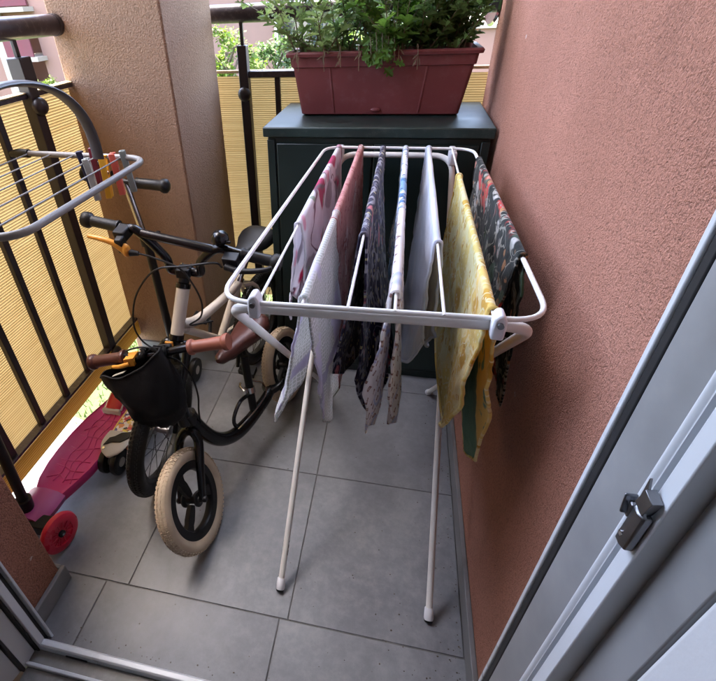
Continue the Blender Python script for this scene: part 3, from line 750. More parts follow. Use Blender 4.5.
# ================================================================== LAUNDRY
def drape(name, label, mat, xw, yA, yB, left, right, cat='cloth', amp=.006, folds=2.6, flare=.004, seed=0., zt=ZR+.0075, lining=None, group='laundry hung on the rack rungs', NS=56, NT=44, edge=.004):
    m_ = MB(); m_.uv = []
    def at_(poly, s):
        k = (len(poly)-1)*s; i = min(int(k), len(poly)-2); t = k-i
        t = t*t*(3-2*t)*.35+t*.65
        a, b = poly[i], poly[i+1]
        a = tuple(a)+(0,)*(3-len(a)); b = tuple(b)+(0,)*(3-len(b))
        return [lerp(a[q], b[q], t) for q in range(3)]
    rows = []
    W = abs(yB-yA)
    for j in range(-NT, NT+1):
        t = (abs(j)/NT)**1.7; sd = -1 if j < 0 else 1; row = []
        poly = left if sd < 0 else right
        for i in range(NS+1):
            s = i/NS; yt = lerp(yA, yB, s); yb, drop, dx = at_(poly, s)
            xr = xw[0]+(xw[1]-xw[0])*(yt-.55)/.86
            drop *= 1+.015*noise.noise(V((s*5+seed, sd*3, seed)))
            ph = 2*PI*folds*s+seed*1.7+sd*.8+.9*noise.noise(V((s*3, t*2, seed+5)))
            arc = t*drop; RD = .0058
            if arc < RD*PI/2: xo, zo = RD*math.sin(arc/RD), RD*math.cos(arc/RD)
            else: xo, zo = RD, -(arc-RD*PI/2)
            x = xr+sd*xo+dx*t**1.15+amp*(t**.7)*math.sin(ph)*(.55+.45*noise.noise(V((s*2.3+seed, t*1.5, 7))))+sd*flare*t
            x += .010*t*noise.noise(V((s*2.2+seed, t*2.4+sd*4, 2*seed)))
            x += .0040*noise.noise(V((s*8+seed, t*6+sd*3, seed)))*min(1, t*4)+.0022*noise.noise(V((s*17, t*15+sd*3, seed+2)))*min(1, t*4)
            y = lerp(yt, yb, t)+.010*t*noise.noise(V((s*3.1+seed, t*2+9, sd*2.)))
            z = zt-.0055+zo
            # hem curl
            if t > .9: x += edge*math.sin(s*11+seed)*(t-.9)/.1
            row.append(V((x, y, z))); m_.uv.append((s*W, sd*t*drop))
        rows.append(row)
    m_.loft(rows, cap=False, closed_ring=False)
    uvr = m_.uv; nr = NS+1; nrow = 2*NT+1        # rolled hem along the four edges
    for idx in ([i for i in range(nr)], [(nrow-1)*nr+i for i in range(nr)], [r_*nr for r_ in range(nrow)], [r_*nr+NS for r_ in range(nrow)]):
        path = [m_.v[q] for q in idx]; m_.cur = 1 if lining else 0
        m_.tube(path, .0015, 6)
        for q in idx: uvr += [uvr[q]]*6
    o = m_.build(name, [lining, mat] if lining else [mat], ang=179)
    sol = o.modifiers.new('thickness', 'SOLIDIFY'); sol.thickness = .0016; sol.offset = 1 if lining else 0
    if lining: sol.material_offset = 1
    tag(o, label, cat, group)
    return o
W_ = (.70, .69, .72)
P = {}
P['g1'] = printmat('print_pink_grey_floral', (.84,.82,.86), [('blob',(.46,.43,.47),8,.29,.3),('blob',(.52,.06,.16),6,.25,1.7),('blob',(.74,.42,.52),11,.20,2.9),('vein',(.22,.14,.18),5,.005,.8),('blob',(.36,.44,.36),12,.12,4.4)], trans=.45)
P['g2'] = printmat('print_salmon_lace', (.74,.40,.38), [('noise',(.80,.64,.64),11,.56,.2),('vein',(.56,.22,.22),24,.02,.5)], trans=.45)
P['g2b'] = printmat('knit_pale_green_lace', (.90,.89,.90), [('net',(.62,.63,.60),110,.10,.0),('noise',(.74,.70,.82),7,.54,.3),('band',(.55,.52,.62),.012,.250,0)], weave=200, trans=.45)
P['g3'] = printmat('print_black_floral', (.022,.018,.046), [('petal',(.55,.16,.19),13,.24,.4),('petal',(.42,.42,.46),22,.17,2.2),('ring',(.30,.29,.34),13,.30,1.1),('dot',(.45,.38,.20),46,.11,.6),('vein',(.16,.15,.20),14,.008,.4)], trans=.15)
P['g4'] = printmat('print_white_blue', (.82,.84,.90), [('vein',(.14,.30,.55),10,.012,.3),('ring',(.30,.50,.72),9,.34,.9),('dot',(.08,.12,.25),36,.10,.4)], trans=.45)
P['g4b'] = printmat('print_white_brown_squares', (.93,.90,.90), [('square',(.34,.20,.18),32,.24,.1),('square',(.66,.54,.50),32,.11,.1),('vein',(.62,.66,.82),5,.006,.9)], trans=.42)
P['g5'] = printmat('plain_pale_blue', (.78,.82,.92), [('noise',(.84,.86,.93),7,.55,.4)], trans=.5)
P['g5b'] = printmat('plain_beige', (.66,.60,.52), [('noise',(.72,.67,.60),7,.55,.4)], trans=.4)
P['g6'] = printmat('print_yellow', (.88,.70,.24), [('noise',(.90,.80,.44),15,.52,.2),('blob',(.74,.46,.08),13,.26,.7),('petal',(.62,.34,.04),24,.19,1.9),('dot',(.95,.88,.60),60,.11,.2),('vein',(.92,.84,.52),12,.014,3.)], trans=.42)
P['g6b'] = printmat('lining_green', (.11,.26,.19), [('edge',(.82,.60,.18),1.,.15,0),('noise',(.14,.29,.21),20,.56,.4)], trans=.25)
P['g7'] = printmat('print_black_red_floral', (.014,.018,.016), [('blob',(.07,.13,.08),12,.24,1.3),('petal',(.50,.48,.45),13,.20,2.35),('petal',(.60,.06,.05),7.,.30,.55),('petal',(.70,.30,.22),16,.14,.9),('vein',(.34,.33,.28),20,.010,.7),('petal',(.45,.22,.10),20,.17,3.3)], trans=.15)
drape('tea_towel', 'white towel with grey and crimson flowers on the leftmost rung', P['g1'], RX[0], .83, 1.405, [(.85,.235,-.020),(.90,.20,-.014),(1.0,.29,-.01),(1.2,.33,-.006),(1.40,.31)], [(.86,.20),(1.1,.30),(1.40,.33)], cat='towel', seed=1.3, flare=.006)
drape('tea_towel', 'salmon pink towel on the second rung, behind the pale lace cloth', P['g2'], RX[1], .86, 1.41, [(.90,.30),(1.1,.33),(1.40,.32)], [(.80,.38,.020),(.90,.36,.018),(1.2,.34),(1.41,.33)], cat='towel', seed=2.1, flare=.004)
drape('lace_cloth', 'pale grey green knitted lace cloth with two hanging points, front of second rung', P['g2b'], RX[1], .566, .90, [(.585,.24,-.034),(.63,.335,-.066),(.72,.29,-.026),(.80,.22,-.004),(.89,.24,.0)], [(.60,.22,.004),(.68,.36,.008),(.72,.40,.014),(.80,.38,.020),(.90,.30,.012)], amp=.005, seed=3.7, flare=.002)
drape('floral_scarf', 'black scarf with pink and white flowers on the third rung', P['g3'], RX[2], .80, 1.405, [(.755,.30,-.034),(.80,.33,-.012),(.92,.35,.004),(1.2,.36),(1.40,.33)], [(.745,.30,-.006),(.752,.385,.022),(.775,.31,.052),(.84,.32,.072),(1.05,.36,.03),(1.40,.35)], cat='scarf', seed=4.4, amp=.008, flare=.006)
drape('tea_towel', 'white towel with blue line pattern on the back of the fourth rung', P['g4'], RX[3], .93, 1.405, [(.95,.24),(1.15,.30),(1.40,.32)], [(.98,.22),(1.2,.31),(1.40,.30)], cat='towel', seed=5.2, amp=.008)
drape('tea_towel', 'narrow white cloth with small brown squares, front of the fourth rung', P['g4b'], RX[3], .60, .95, [(.625,.225,-.022),(.69,.395,-.022),(.745,.415,-.004),(.80,.32,.004),(.94,.25,.006)], [(.64,.24,.0),(.70,.37,.012),(.75,.415,.032),(.82,.36,.030),(.95,.26,.004)], cat='towel', seed=6.6, amp=.005, flare=.0)
drape('pillowcase', 'plain pale blue cloth on the fifth rung beside the yellow one', P['g5'], RX[4], .78, 1.405, [(.755,.20,.004),(.765,.255,-.008),(.86,.32,-.028),(1.05,.37,-.026),(1.25,.42,-.010),(1.405,.36)], [(.78,.20,.006),(.80,.24,.010),(.95,.32,.006),(1.40,.34)], seed=7.9, amp=.005, flare=.004, lining=P['g5b'])
drape('patterned_shirt', 'yellow printed cloth with green lining on the sixth rung', P['g6'], RX[5], .575, 1.16, [(.59,.20,-.004),(.64,.30,-.008),(.70,.335,-.010),(.88,.32,-.008),(1.04,.28,-.006),(1.14,.25)], [(.585,.22,.022),(.605,.34,.034),(.70,.43,.040),(.76,.455,.042),(.86,.38,.03),(1.15,.30)], cat='shirt', seed=8.8, amp=.006, flare=.003, lining=P['g6b'])
drape('floral_scarf', 'black scarf with red roses over the right edge wire by the wall', P['g7'], (.2105,.198), .745, 1.30, [(.79,.22,-.004),(.85,.26,-.006),(1.0,.28,-.006),(1.3,.27)], [(.735,.20,.020),(.75,.33,.024),(.80,.31,.022),(1.0,.32,.012),(1.3,.27,.006)], cat='scarf', seed=9.5, amp=.006, flare=.002, zt=ZR+.0085)

# ================================================================== WHEELS
def spin(axis):
    ax = V(axis).normalized(); a = ax.cross(V((0,0,1))); a.normalize(); return ax, a, ax.cross(a)
def bike_wheel(root, c, axis, Ro, tw, tyre, kind='spoke', rimmat=None, tread=True, spokes=20):
    """wheel part with tyre, hub and spokes as sub-parts"""
    c = V(c); ax, a, b = spin(axis); rt = tw/2; Rc = Ro-rt
    ri = Rc-rt*.75
    rim = MB()
    if kind == 'spoke':
        rim.lathe([(ri,-rt*.55),(ri-.012,-rt*.5),(ri-.015,0),(ri-.012,rt*.5),(ri,rt*.55),(ri-.002,0)], c, ax, 56, closed=True)
    else:                       # three broad moulded spokes
        rim.lathe([(ri+.004,-rt*.62),(ri-.022,-rt*.62),(ri-.026,-rt*.3),(ri-.026,rt*.3),(ri-.022,rt*.62),(ri+.004,rt*.62)], c, ax, 56, closed=True)
        for k in range(3):
            th = k*2*PI/3+.5
            poly = []
            for (rr, hw) in ((.016,.62),(.030,.50),(.055,.42),(ri-.040,.32),(ri-.018,.44)): poly.append((rr, hw))
            pl = [(rr*math.cos(th+hw*.6*(.05/max(rr,.03))**.4), rr*math.sin(th+hw*.6*(.05/max(rr,.03))**.4)) for rr, hw in poly]+[(rr*math.cos(th-hw*.6*(.05/max(rr,.03))**.4), rr*math.sin(th-hw*.6*(.05/max(rr,.03))**.4)) for rr, hw in reversed(poly)]
            rim.prism(pl, c-ax*.008, a, b, ax*.016)
    w = rim.build('wheel', rimmat or M['blackp'], root, bevel=.001 if kind != 'spoke' else 0)
    t = MB(); t.torus(c, ax, Rc, rt, 72, 16)
    if tread:
        nb = int(2*PI*Ro/.0125)
        for i in range(nb):
            for j, off in enumerate((-.62, -.22, .22, .62)):
                th = 2*PI*(i+(.5 if j % 2 else 0))/nb; ps = off*1.15
                er = a*math.cos(th)+b*math.sin(th); et = -a*math.sin(th)+b*math.cos(th)
                n_ = er*math.cos(ps)+ax*math.sin(ps); s_ = ax*math.cos(ps)-er*math.sin(ps)
                t.obox(c+er*Rc+n_*(rt+.0002), s_*.0032, et*.0036, n_*.0016)
    t.build('tyre', tyre, w)
    h = MB(); h.lathe([(.0,-.030),(.008,-.030),(.010,-.026),(.020,-.024),(.020,-.020),(.011,-.016),(.011,.016),(.020,.020),(.020,.024),(.010,.026),(.008,.030),(.0,.030)], c, ax, 20); h.build('hub', M['blackp'] if kind != 'spoke' else M['steel'], w)
    if kind == 'spoke':
        s_ = MB()
        for i in range(spokes):
            th = 2*PI*i/spokes; sd = 1 if i % 2 else -1; th2 = th+(.55 if (i//2) % 2 else -.55)
            s_.tube([c+ax*.021*sd+(a*math.cos(th)+b*math.sin(th))*.018, c+ax*.003*sd+(a*math.cos(th2)+b*math.sin(th2))*(ri-.010)], .0011, 5)
        s_.build('spokes', M['blackp'], w)
    return w

# ================================================================== BLACK AND CREAM BICYCLE (against the pillar)
bk = thing('bicycle', (-.60, 1.2, 0), "child's bicycle with cream frame, black handlebar and orange brake lever", 'bicycle')
l1 = .126
ax1 = V((math.cos(l1), 0, -math.sin(l1)))
bike_wheel(bk, (-.623,.895,.1985), ax1, .200, .047, M['rubber'], spokes=20)
hr = .20; axr = V((math.cos(hr)*math.cos(.06), -math.sin(hr)*math.cos(.06), -math.sin(.06)))
REARC = V((-.492, 1.545, .198))
bike_wheel(bk, REARC, axr, .200, .044, M['rubber'], spokes=20)
HB, HT = V((-.591,1.041,.458)), V((-.576,1.103,.581)); HD = (HT-HB).normalized()
mb = MB(); mb.tube([HB, HT], .0195, 20); ht = mb.build('head_tube', M['cream_paint'], bk)
mb = MB(); mb.tube([HB-HD*.016, HB-HD*.0005], .022, 18); mb.build('headset_cup', M['black'], ht)
mb = MB(); mb.tube([HT+HD*.0005, HT+HD*.014], .022, 18); mb.build('headset_cup', M['black'], ht)
mb = MB()
cr = HB-HD*.020
mb.tube([cr, cr-HD*.022], .019, 16)
FCN = V((-.623,.895,.1985))
for sd in (-1, 1):
    o_ = ax1*.040*sd
    mb.tube([cr-HD*.010+ax1*.012*sd, cr-HD*.020+o_*.9, lerp(cr-HD*.03, FCN, .45)+o_*1.0+V((0,-.006,0)), FCN+o_], [.015,.014,.0115,.0085], 12, smooth=5)
mb.build('fork', M['black'], bk)
mb = MB(); mb.tube([HT+HD*.014, HT+HD*.050], .0165, 16); mb.obox(HT+HD*.052+V((0,-.006,0)), (.021,0,0), (0,.021,0), (0,0,.014)); mb.build('stem', M['blackp'], bk, bevel=.004)
L0, R0 = V((-.836,1.105,.778)), V((-.276,1.083,.693))
LG, RG = lerp(L0, R0, .21), lerp(L0, R0, .80)
A_, B_ = lerp(L0, R0, .285), lerp(L0, R0, .69)
Cc = HT+HD*.052
mb = MB(); mb.tube([L0, LG, A_, lerp(A_, Cc, .55)+V((0,.0,-.012)), Cc+V((-.045,0,.000)), Cc, Cc+V((.045,0,-.004)), lerp(B_, Cc, .50)+V((0,0,-.006)), B_, RG, R0], .0130, 14, smooth=6)
hb = mb.build('handlebar', M['black'], bk)
mb = MB(); mb.tube([A_+V((.01,0,-.006)), lerp(A_, B_, .5)+V((0,0,-.004)), B_+V((-.01,0,-.003))], .0125, 12); mb.build('crossbar', M['black'], hb)
for p, q, nm in ((L0, LG, 'grip'), (R0, RG, 'grip')):
    d = (q-p).normalized(); mb = MB()
    mb.lathe([(.0,-.004),(.020,-.004),(.0225,.002),(.0225,.014),(.019,.020),(.0155,.024),(.0155,.095),(.018,.100),(.018,.105),(.0,.106)], p, d, 20)
    mb.build('grip', M['rubber'], hb)
# left brake: black bracket, orange lever
mb = MB(); q = lerp(L0, R0, .225); mb.obox(q+V((-.002,-.020,-.004)), (.016,.0,-.002), (.002,.022,.004), (0,-.003,.015)); mb.obox(q+V((.002,-.046,-.026)), (.011,0,0), (0,.012,.004), (0,-.006,.022)); lv = mb.build('brake_bracket', M['blackp'], bk, bevel=.004)
mb = MB(); mb.tube([q+V((.014,-.050,-.045)), q+V((-.012,-.056,-.020)), q+V((-.045,-.058,-.008)), q+V((-.085,-.056,-.002))], [.011,.0085,.0075,.006], 10, smooth=4)
mb.ball(q+V((.016,-.052,-.040)), .013, .011, .020); mb.build('brake_lever', M['orange'], lv)
mb = MB(); mb.tube([q+V((.026,-.052,-.046)), q+V((.050,-.050,-.048))], [.010,.006], 12); mb.build('barrel_adjuster', M['blackp'], lv)
# right brake
q2 = lerp(L0, R0, .775)
mb = MB(); mb.obox(q2+V((.0,-.020,-.008)), (.020,.0,-.002), (.0,.022,.004), (0,-.003,.013)); mb.tube([q2+V((-.012,-.044,-.020)), q2+V((.03,-.052,-.026)), q2+V((.09,-.052,-.020)), q2+V((.115,-.045,-.014))], [.010,.008,.007,.006], 10, smooth=4); mb.build('brake_lever', M['blackp'], bk, bevel=.002)
# bell
q3 = lerp(L0, R0, .715)+V((0,0,.012))
mb = MB(); mb.lathe([(.008,0),(.008,.010),(.021,.012),(.0235,.018),(.0225,.030),(.016,.039),(.006,.043),(.0,.0435)], q3, (0,-.1,1), 22); bl = mb.build('bell', M['black'], bk)
mb = MB(); mb.obox(q3+V((.022,-.012,.016)), (.010,0,.001), (0,.003,0), (0,0,.003)); mb.build('thumb_lever', M['blackp'], bl, bevel=.001)
# cables
mb = MB()
mb.tube([q2+V((-.02,-.048,-.020)), (-.425,1.0,.724), (-.505,.992,.713), (-.577,.995,.700), (-.629,1.0,.660), (-.675,1.0,.593), (-.699,1.0,.510), (-.688,1.0,.456), (-.650,.995,.430), (-.612,.990,.420)], .0027, 8, smooth=6)
mb.tube([q+V((.05,-.050,-.048)), (-.620,1.055,.698), (-.552,1.055,.672), (-.522,1.06,.622), (-.505,1.06,.565), (-.515,1.06,.515), (-.556,1.065,.478), (-.52,1.15,.44)], .0027, 8, smooth=6)
mb.build('brake_cable', M['rubber'], bk)
# frame, saddle
SB, SS = V((-.562,1.300,.275)), V((-.516,1.430,.445))
mb = MB(); mb.tube([SB, SS], .0145, 14); mb.build('seat_tube', M['cream_paint'], bk)
mb = MB(); mb.tube([HB+HD*.020+V((.004,.016,0)), V((-.575,1.172,.430)), V((-.537,1.352,.420)), SS-V((0,.004,.012))], [.0165,.0165,.0155,.015], 14, smooth=4); mb.build('top_tube', M['cream_paint'], bk)
mb = MB(); mb.tube([HB+HD*.010+V((.004,.016,0)), SB-V((0,0,.02))], .013, 14); mb.tube([SB-V((.03,0,.03)), SB+V((.03,-.0,-.03))], .019, 16); mb.build('down_tube', M['cream_paint'], bk)
for sd in (-1, 1):
    o_ = axr*.038*sd
    mb = MB(); mb.tube([SB+axr*.026*sd+V((0,.01,-.028)), REARC+o_], [.009,.008], 10); mb.build('chain_stay', M['cream_paint'], bk)
    mb = MB(); mb.tube([SS-V((0,0,.03))+axr*.012*sd, SS+V((0.01,.06,-.06))+o_*.9, REARC+o_+V((0,.0,.012))], [.008,.008,.007], 10, smooth=3); mb.build('seat_stay', M['cream_paint'], bk)
mb = MB(); mb.tube([SS, V((-.497,1.480,.505))], .0115, 12); mb.build('seat_post', M['chrome'], bk)
sdl = MB(); rings = []
dS = V((math.sin(hr), math.cos(hr), 0)); wS = V((math.cos(hr), -math.sin(hr), 0))
for (t, hw, z0, z1) in ((-.125,.012,.524,.540),(-.11,.022,.520,.547),(-.06,.028,.516,.553),(.0,.042,.515,.557),(.05,.064,.514,.567),(.09,.070,.516,.576),(.115,.060,.524,.578),(.128,.036,.535,.570)):
    c_ = V((-.495,1.478,0))+dS*t; zc, hz = (z0+z1)/2, (z1-z0)/2
    rings.append([c_+wS*(hw*math.copysign(abs(math.cos(a))**.75, math.cos(a)))+V((0,0,zc+hz*math.copysign(abs(math.sin(a))**.8, math.sin(a)))) for a in [2*PI*i/18 for i in range(18)]])
sdl.loft(rings); sdl.build('saddle', M['blackp'], bk)
mb = MB(); mb.tube([lerp(SB, SS, .93), lerp(SB, SS, 1.0)], .0178, 16); mb.build('seat_clamp', M['chrome'], bk)
for sx in (-.014, .014):
    for sy in (-.018, .006):
        mb = MB(); mb.lathe([(.0,0),(.0042,0),(.0042,.004),(.0,.0045)], HT+HD*.0665+V((sx,sy,0)), HD, 8); mb.build('stem_bolt', M['chrome'], bk)
# chain guard and pedals
mb = MB(); c_ = V((-.518,1.312,.235)); mb.lathe([(.0,-.006),(.060,-.006),(.064,0),(.060,.006),(.0,.006)], c_, axr, 28); mb.build('chain_guard', M['blackp'], bk)
mb = MB(); mb.tube([c_+axr*.012, c_+axr*.020+V((0,-.05,-.065))], .007, 10); mb.obox(c_+axr*.06+V((0,-.05,-.065)), axr*.032, V((0,.024,0)), V((0,0,.009))); mb.build('pedal', M['blackp'], bk, bevel=.003)
c2 = V((-.606,1.292,.245)); mb = MB(); mb.tube([c2-axr*.004, c2-axr*.012+V((0,.05,.06))], .007, 10); mb.obox(c2-axr*.05+V((0,.05,.06)), axr*.032, V((0,.024,0)), V((0,0,.009))); mb.build('pedal', M['blackp'], bk, bevel=.003)
mb = MB(); mb.obox(HB+V((-.012,-.035,-.012)), (.012,0,0), (0,.004,0), (0,0,.008)); mb.build('reflector', M['orange'], bk, bevel=.002)

# ================================================================== BLACK BALANCE BIKE (cream tyres, brown grips)
bb = thing('balance_bike', (-.40, 1.0, 0), 'black balance bike with cream tyres, brown saddle and brown grips', 'balance bike')
l2 = -.36; axf = V((math.cos(l2), -.01, -math.sin(l2))).normalized()
FC = V((-.469,.719,.133)); RC = V((-.345,1.340,.137))
bike_wheel(bb, FC, axf, .142, .040, M['cream_tyre'], kind='cast', rimmat=M['blackp'])
h3 = .197; l3 = -.25; ax3 = V((math.cos(h3)*math.cos(l3), -math.sin(h3)*math.cos(l3), -math.sin(l3)))
bike_wheel(bb, RC, ax3, .142, .040, M['cream_tyre'], kind='cast', rimmat=M['blackp'])
CR = V((-.508,.846,.255)); ST = V((-.543,.868,.525)); 
HL2, HT2 = V((-.514,.850,.292)), V((-.533,.862,.430))
mb = MB()
for sd in (-1, 1):
    o_ = axf*.034*sd
    mb.tube([CR+V((0,0,.012)), CR+o_*.55+V((0,-.004,.006)), CR+o_+V((0,-.014,-.025)), lerp(CR, FC, .5)+o_*1.08+V((0,-.008,0)), FC+o_*1.05], [.013,.014,.0135,.012,.010], 12, smooth=5)
fk = mb.build('fork', M['black'], bb)
for sd in (-1, 1):
    mb = MB(); mb.lathe([(.0,0),(.009,0),(.009,.006),(.006,.010),(.0,.010)], FC+axf*.040*sd, axf*sd, 12); mb.build('axle_nut', M['blackp'], fk)
mb = MB(); mb.tube([HL2, HT2], .0195, 18); mb.build('head_tube', M['black'], bb)
mb = MB(); mb.tube([HT2, lerp(HT2, ST, .6), ST], .0125, 14); mb.obox(ST, (.020,.0,.004), (0,.018,0), (0,0,.018)); mb.build('stem', M['blackp'], bb, bevel=.004)
L2, R2 = V((-.739,.838,.492)), V((-.359,.861,.588)); dB = (R2-L2).normalized()
mb = MB(); mb.tube([L2, lerp(L2, R2, .3), lerp(L2, R2, .5)+V((0,0,-.006)), lerp(L2, R2, .7), R2], .0105, 12, smooth=4); hb2 = mb.build('handlebar', M['black'], bb)
for p, d in ((L2, dB), (R2, -dB)):
    mb = MB(); mb.lathe([(.0,-.003),(.0205,-.003),(.0215,.003),(.0205,.009),(.0165,.013),(.0155,.055),(.0160,.090),(.0200,.094),(.0205,.099),(.0195,.103),(.0,.104)], p, d, 20); mb.build('grip', M['tan'] if d == -dB else M['brown'], hb2)
mb = MB(); q = lerp(L2, R2, .33); mb.obox(q+V((0,-.014,.0)), dB*.014, V((0,.016,0)), V((0,0,.012))); mb.tube([q+V((0,-.028,-.004)), q+V((-.025,-.034,-.012)), q+V((-.05,-.030,-.020))], [.007,.0055,.0045], 10, smooth=4)
mb.build('brake_lever', M['orange'], hb2)
# swooping single tube frame
mb = MB(); mb.tube([HL2+V((.008,.012,.03)), V((-.492,.868,.272)), V((-.462,.892,.200)), V((-.436,.940,.150)), V((-.410,1.005,.128)), V((-.385,1.095,.125)), V((-.364,1.190,.132)), RC+V((-.022,-.075,.004))], [.021,.021,.0215,.0215,.021,.020,.018,.014], 16, smooth=6); mb.build('frame_tube', M['black'], bb)
for sd in (-1, 1):
    o_ = ax3*.034*sd; mb = MB(); mb.tube([V((-.364,1.185,.132)), RC+V((-.016,-.12,.002))+o_*.95, RC+o_], [.013,.011,.010], 12, smooth=4); mb.build('rear_stay', M['black'], bb)
mb = MB(); mb.tube([V((-.392,1.085,.130)), V((-.430,1.150,.310))], .0135, 14); mb.build('seat_post', M['blackp'], bb)
mb = MB(); mb.tube([lerp(V((-.392,1.085,.130)), V((-.430,1.150,.310)), .36), lerp(V((-.392,1.085,.130)), V((-.430,1.150,.310)), .46)], .0175, 16); mb.tube([(-.425,1.105,.200),(-.445,1.120,.205),(-.450,1.140,.200)], .004, 8); mb.build('seat_clamp', M['chrome'], bb)
# foot rest loop and bare cable
mb = MB(); mb.tube([(-.405,1.110,.190),(-.418,1.040,.215),(-.424,.985,.195),(-.418,.985,.160),(-.400,1.040,.150)], .0065, 8, smooth=6); mb.build('foot_rest', M['black'], bb)
mb = MB(); mb.tube([(-.392,1.105,.250),(-.365,1.120,.232),(-.352,1.112,.200),(-.362,1.060,.190),(-.388,.990,.182),(-.404,.960,.175)], .0022, 6, smooth=6); mb.build('cable', M['chrome'], bb)
mb = MB(); mb.tube([V((-.532,.85,.53)), V((-.490,.845,.522)), V((-.465,.846,.477)), V((-.459,.85,.408)), V((-.469,.856,.344)), V((-.478,.868,.270))], .0026, 8, smooth=6)
mb.tube([V((-.545,.852,.540)), V((-.580,.845,.556)), V((-.630,.84,.540)), lerp(L2, R2, .33)+V((0,-.02,.004))], .0026, 8, smooth=6); mb.build('brake_cable', M['rubber'], bb)
# saddle
rings = []
dF = V((.075,.28,.0)).normalized(); wF = ax3; uF = dF.cross(wF)*-1
if uF.z < 0: uF = -uF
for (t, hw, lo, hi) in ((-.128,.008,.006,.020),(-.118,.018,-.004,.030),(-.085,.025,-.012,.034),(-.04,.033,-.016,.034),(.01,.048,-.020,.036),(.05,.060,-.022,.040),(.085,.062,-.020,.046),(.108,.050,-.010,.048),(.120,.028,.006,.044)):
    c_ = V((-.440,1.170,.352))+dF*t; zc, hz = (lo+hi)/2, (hi-lo)/2
    rings.append([c_+wF*(hw*math.copysign(abs(math.cos(a))**.8, math.cos(a)))+uF*(zc+hz*math.copysign(abs(math.sin(a))**.85, math.sin(a))) for a in [2*PI*i/18 for i in range(18)]])
mb = MB(); mb.loft(rings); mb.build('saddle', M['brown'], bb)

# bag hung on the balance bike's handlebar
bg = thing('fabric_bag', (-.59, .80, .30), 'slack black nylon bag hanging from the balance bike handlebar', 'bag')
rings = []
NB = 28
prof = [(0., (-.690,.795,.485), (-.527,.833,.562), .024), (.10, (-.684,.794,.468), (-.516,.830,.540), .028), (.35, (-.657,.797,.415), (-.487,.824,.478), .040), (.62, (-.634,.798,.366), (-.478,.816,.418), .043), (.84, (-.616,.800,.338), (-.484,.815,.372), .034), (.96, (-.602,.801,.324), (-.496,.814,.350), .022), (1., (-.590,.802,.320), (-.508,.813,.342), .010)]
fine = []
for i in range(len(prof)-1):
    for k in range(4):
        q = k/4; fine.append(tuple(lerp(V(a), V(b), q) if isinstance(a, tuple) else lerp(a, b, q) for a, b in zip(prof[i], prof[i+1])))
prof = fine+[prof[-1]]; NB = 48
for (t, pl_, pr_, ry) in prof:
    ring = []; pl_, pr_ = V(pl_), V(pr_); mid = (pl_+pr_)/2; hx = (pr_-pl_)/2; hy = V((0,1,0))-hx*(hx.y/hx.length_squared); hy = hy.normalized()*ry
    for i in range(NB):
        a = 2*PI*i/NB; w = 1+(.10*math.sin(3*a+5*t)+.06*math.sin(6*a+2+3*t))*min(1, t*2)
        cs, sn = math.copysign(abs(math.cos(a))**.9, math.cos(a)), math.copysign(abs(math.sin(a))**.9, math.sin(a))
        sag = V((0,0,-.016))*(1-t)*(max(0, -sn))*(1-cs*cs)
        ring.append(mid+hx*cs+hy*sn*w+V((0,1,0))*(.011*t*(1-t*.5)*noise.noise(V((cs*3.2+t*2.2,sn*2,t*5))))+V((.2,1,.1))*(.007*noise.noise(V((cs*7+t*9, sn*3, t*6)))+.004*noise.noise(V((cs*13-t*16, sn*4, t*12))))*min(1, t*4)+V((.3,0,1))*(.009*noise.noise(V((a*1.7,t*3,4)))*(1-t))+sag+V((0,0,.004*math.sin(2*a+1)*(1-t))))
    rings.append(ring)
inner = [[lerp(p, sum(r, V((0,0,0)))/NB, .05)+V((0,0,.004)) for p in r] for r in rings[:12]]
mb = MB(); mb.loft(list(reversed(inner))+rings); mb.build('pouch', M['bag'], bg, ang=60)
mb = MB()
mb.tube([rings[0][i]+V((0,0,.001)) for i in range(NB)], .0026, 8, closed=True); mb.build('hem', M['bag'], bg)
for fx, i in ((.40, 17), (.56, 7)):
    q = lerp(L2, R2, fx); mb = MB(); mb.tube([rings[0][i], q+V((0,-.016,.0)), q+V((0,0,.0145)), q+V((0,.014,-.004)), rings[0][i]+V((0,.006,.0))], .004, 8, smooth=5, flat=2.2, up=(0,1,.2)); mb.build('strap', M['bag'], bg)
mb = MB(); mb.obox((-.640,.800,.497), (.016,.004,.006), (.002,.006,0), (0,0,.0012)); mb.build('grey_tab', M['sgrey'], bg, bevel=.0005)

# ================================================================== PINK SCOOTER
ps = thing('scooter', (-.93, .9, 0), 'magenta three wheeled scooter with red wheels under the left railing', 'scooter')
left = [(-.935,1.165),(-.958,1.144),(-.978,1.07),(-.994,1.01),(-1.006,.93),(-1.010,.857),(-1.008,.798),(-.998,.74),(-.975,.685)]
right = [(-.905,.672),(-.885,.70),(-.868,.75),(-.853,.80),(-.844,.872),(-.842,.96),(-.842,1.03),(-.850,1.11),(-.875,1.155),(-.905,1.168)]
out = left+right
cx_ = -.925
def shr(pl, k): return [(cx_+(x-cx_)*k, .92+(y-.92)*(1-(1-k)*.35)) for x, y in pl]
mb = MB(); mb.loft([[V((x,y,z)) for x, y in shr(out, k)] for k, z in ((.90,.040),(.985,.044),(1.,.056),(.99,.070),(.96,.0745),(.92,.0745),(.90,.0725))])
dk = mb.build('deck', M['pink'], ps, ang=50)
mb = MB()                                             # raised grip ribs
for i in range(9):
    y = .75+i*.042; xl = lerp(-.975,-.962,i/8); xr = -.868
    mb.tube([(xl,y+.012*math.sin(i*2.1),.0735),(lerp(xl,xr,.33),y+.016*math.cos(i*1.3),.0735),(lerp(xl,xr,.62),y-.010*math.sin(i),.0735),(xr,y+.012*math.cos(i*1.9),.0735)], .0020, 6)
for x in (-.945,-.918,-.893):
    mb.tube([(x+.008*math.sin(k*1.7+x*40), .74+k*.035, .0735) for k in range(11)], .0020, 6)
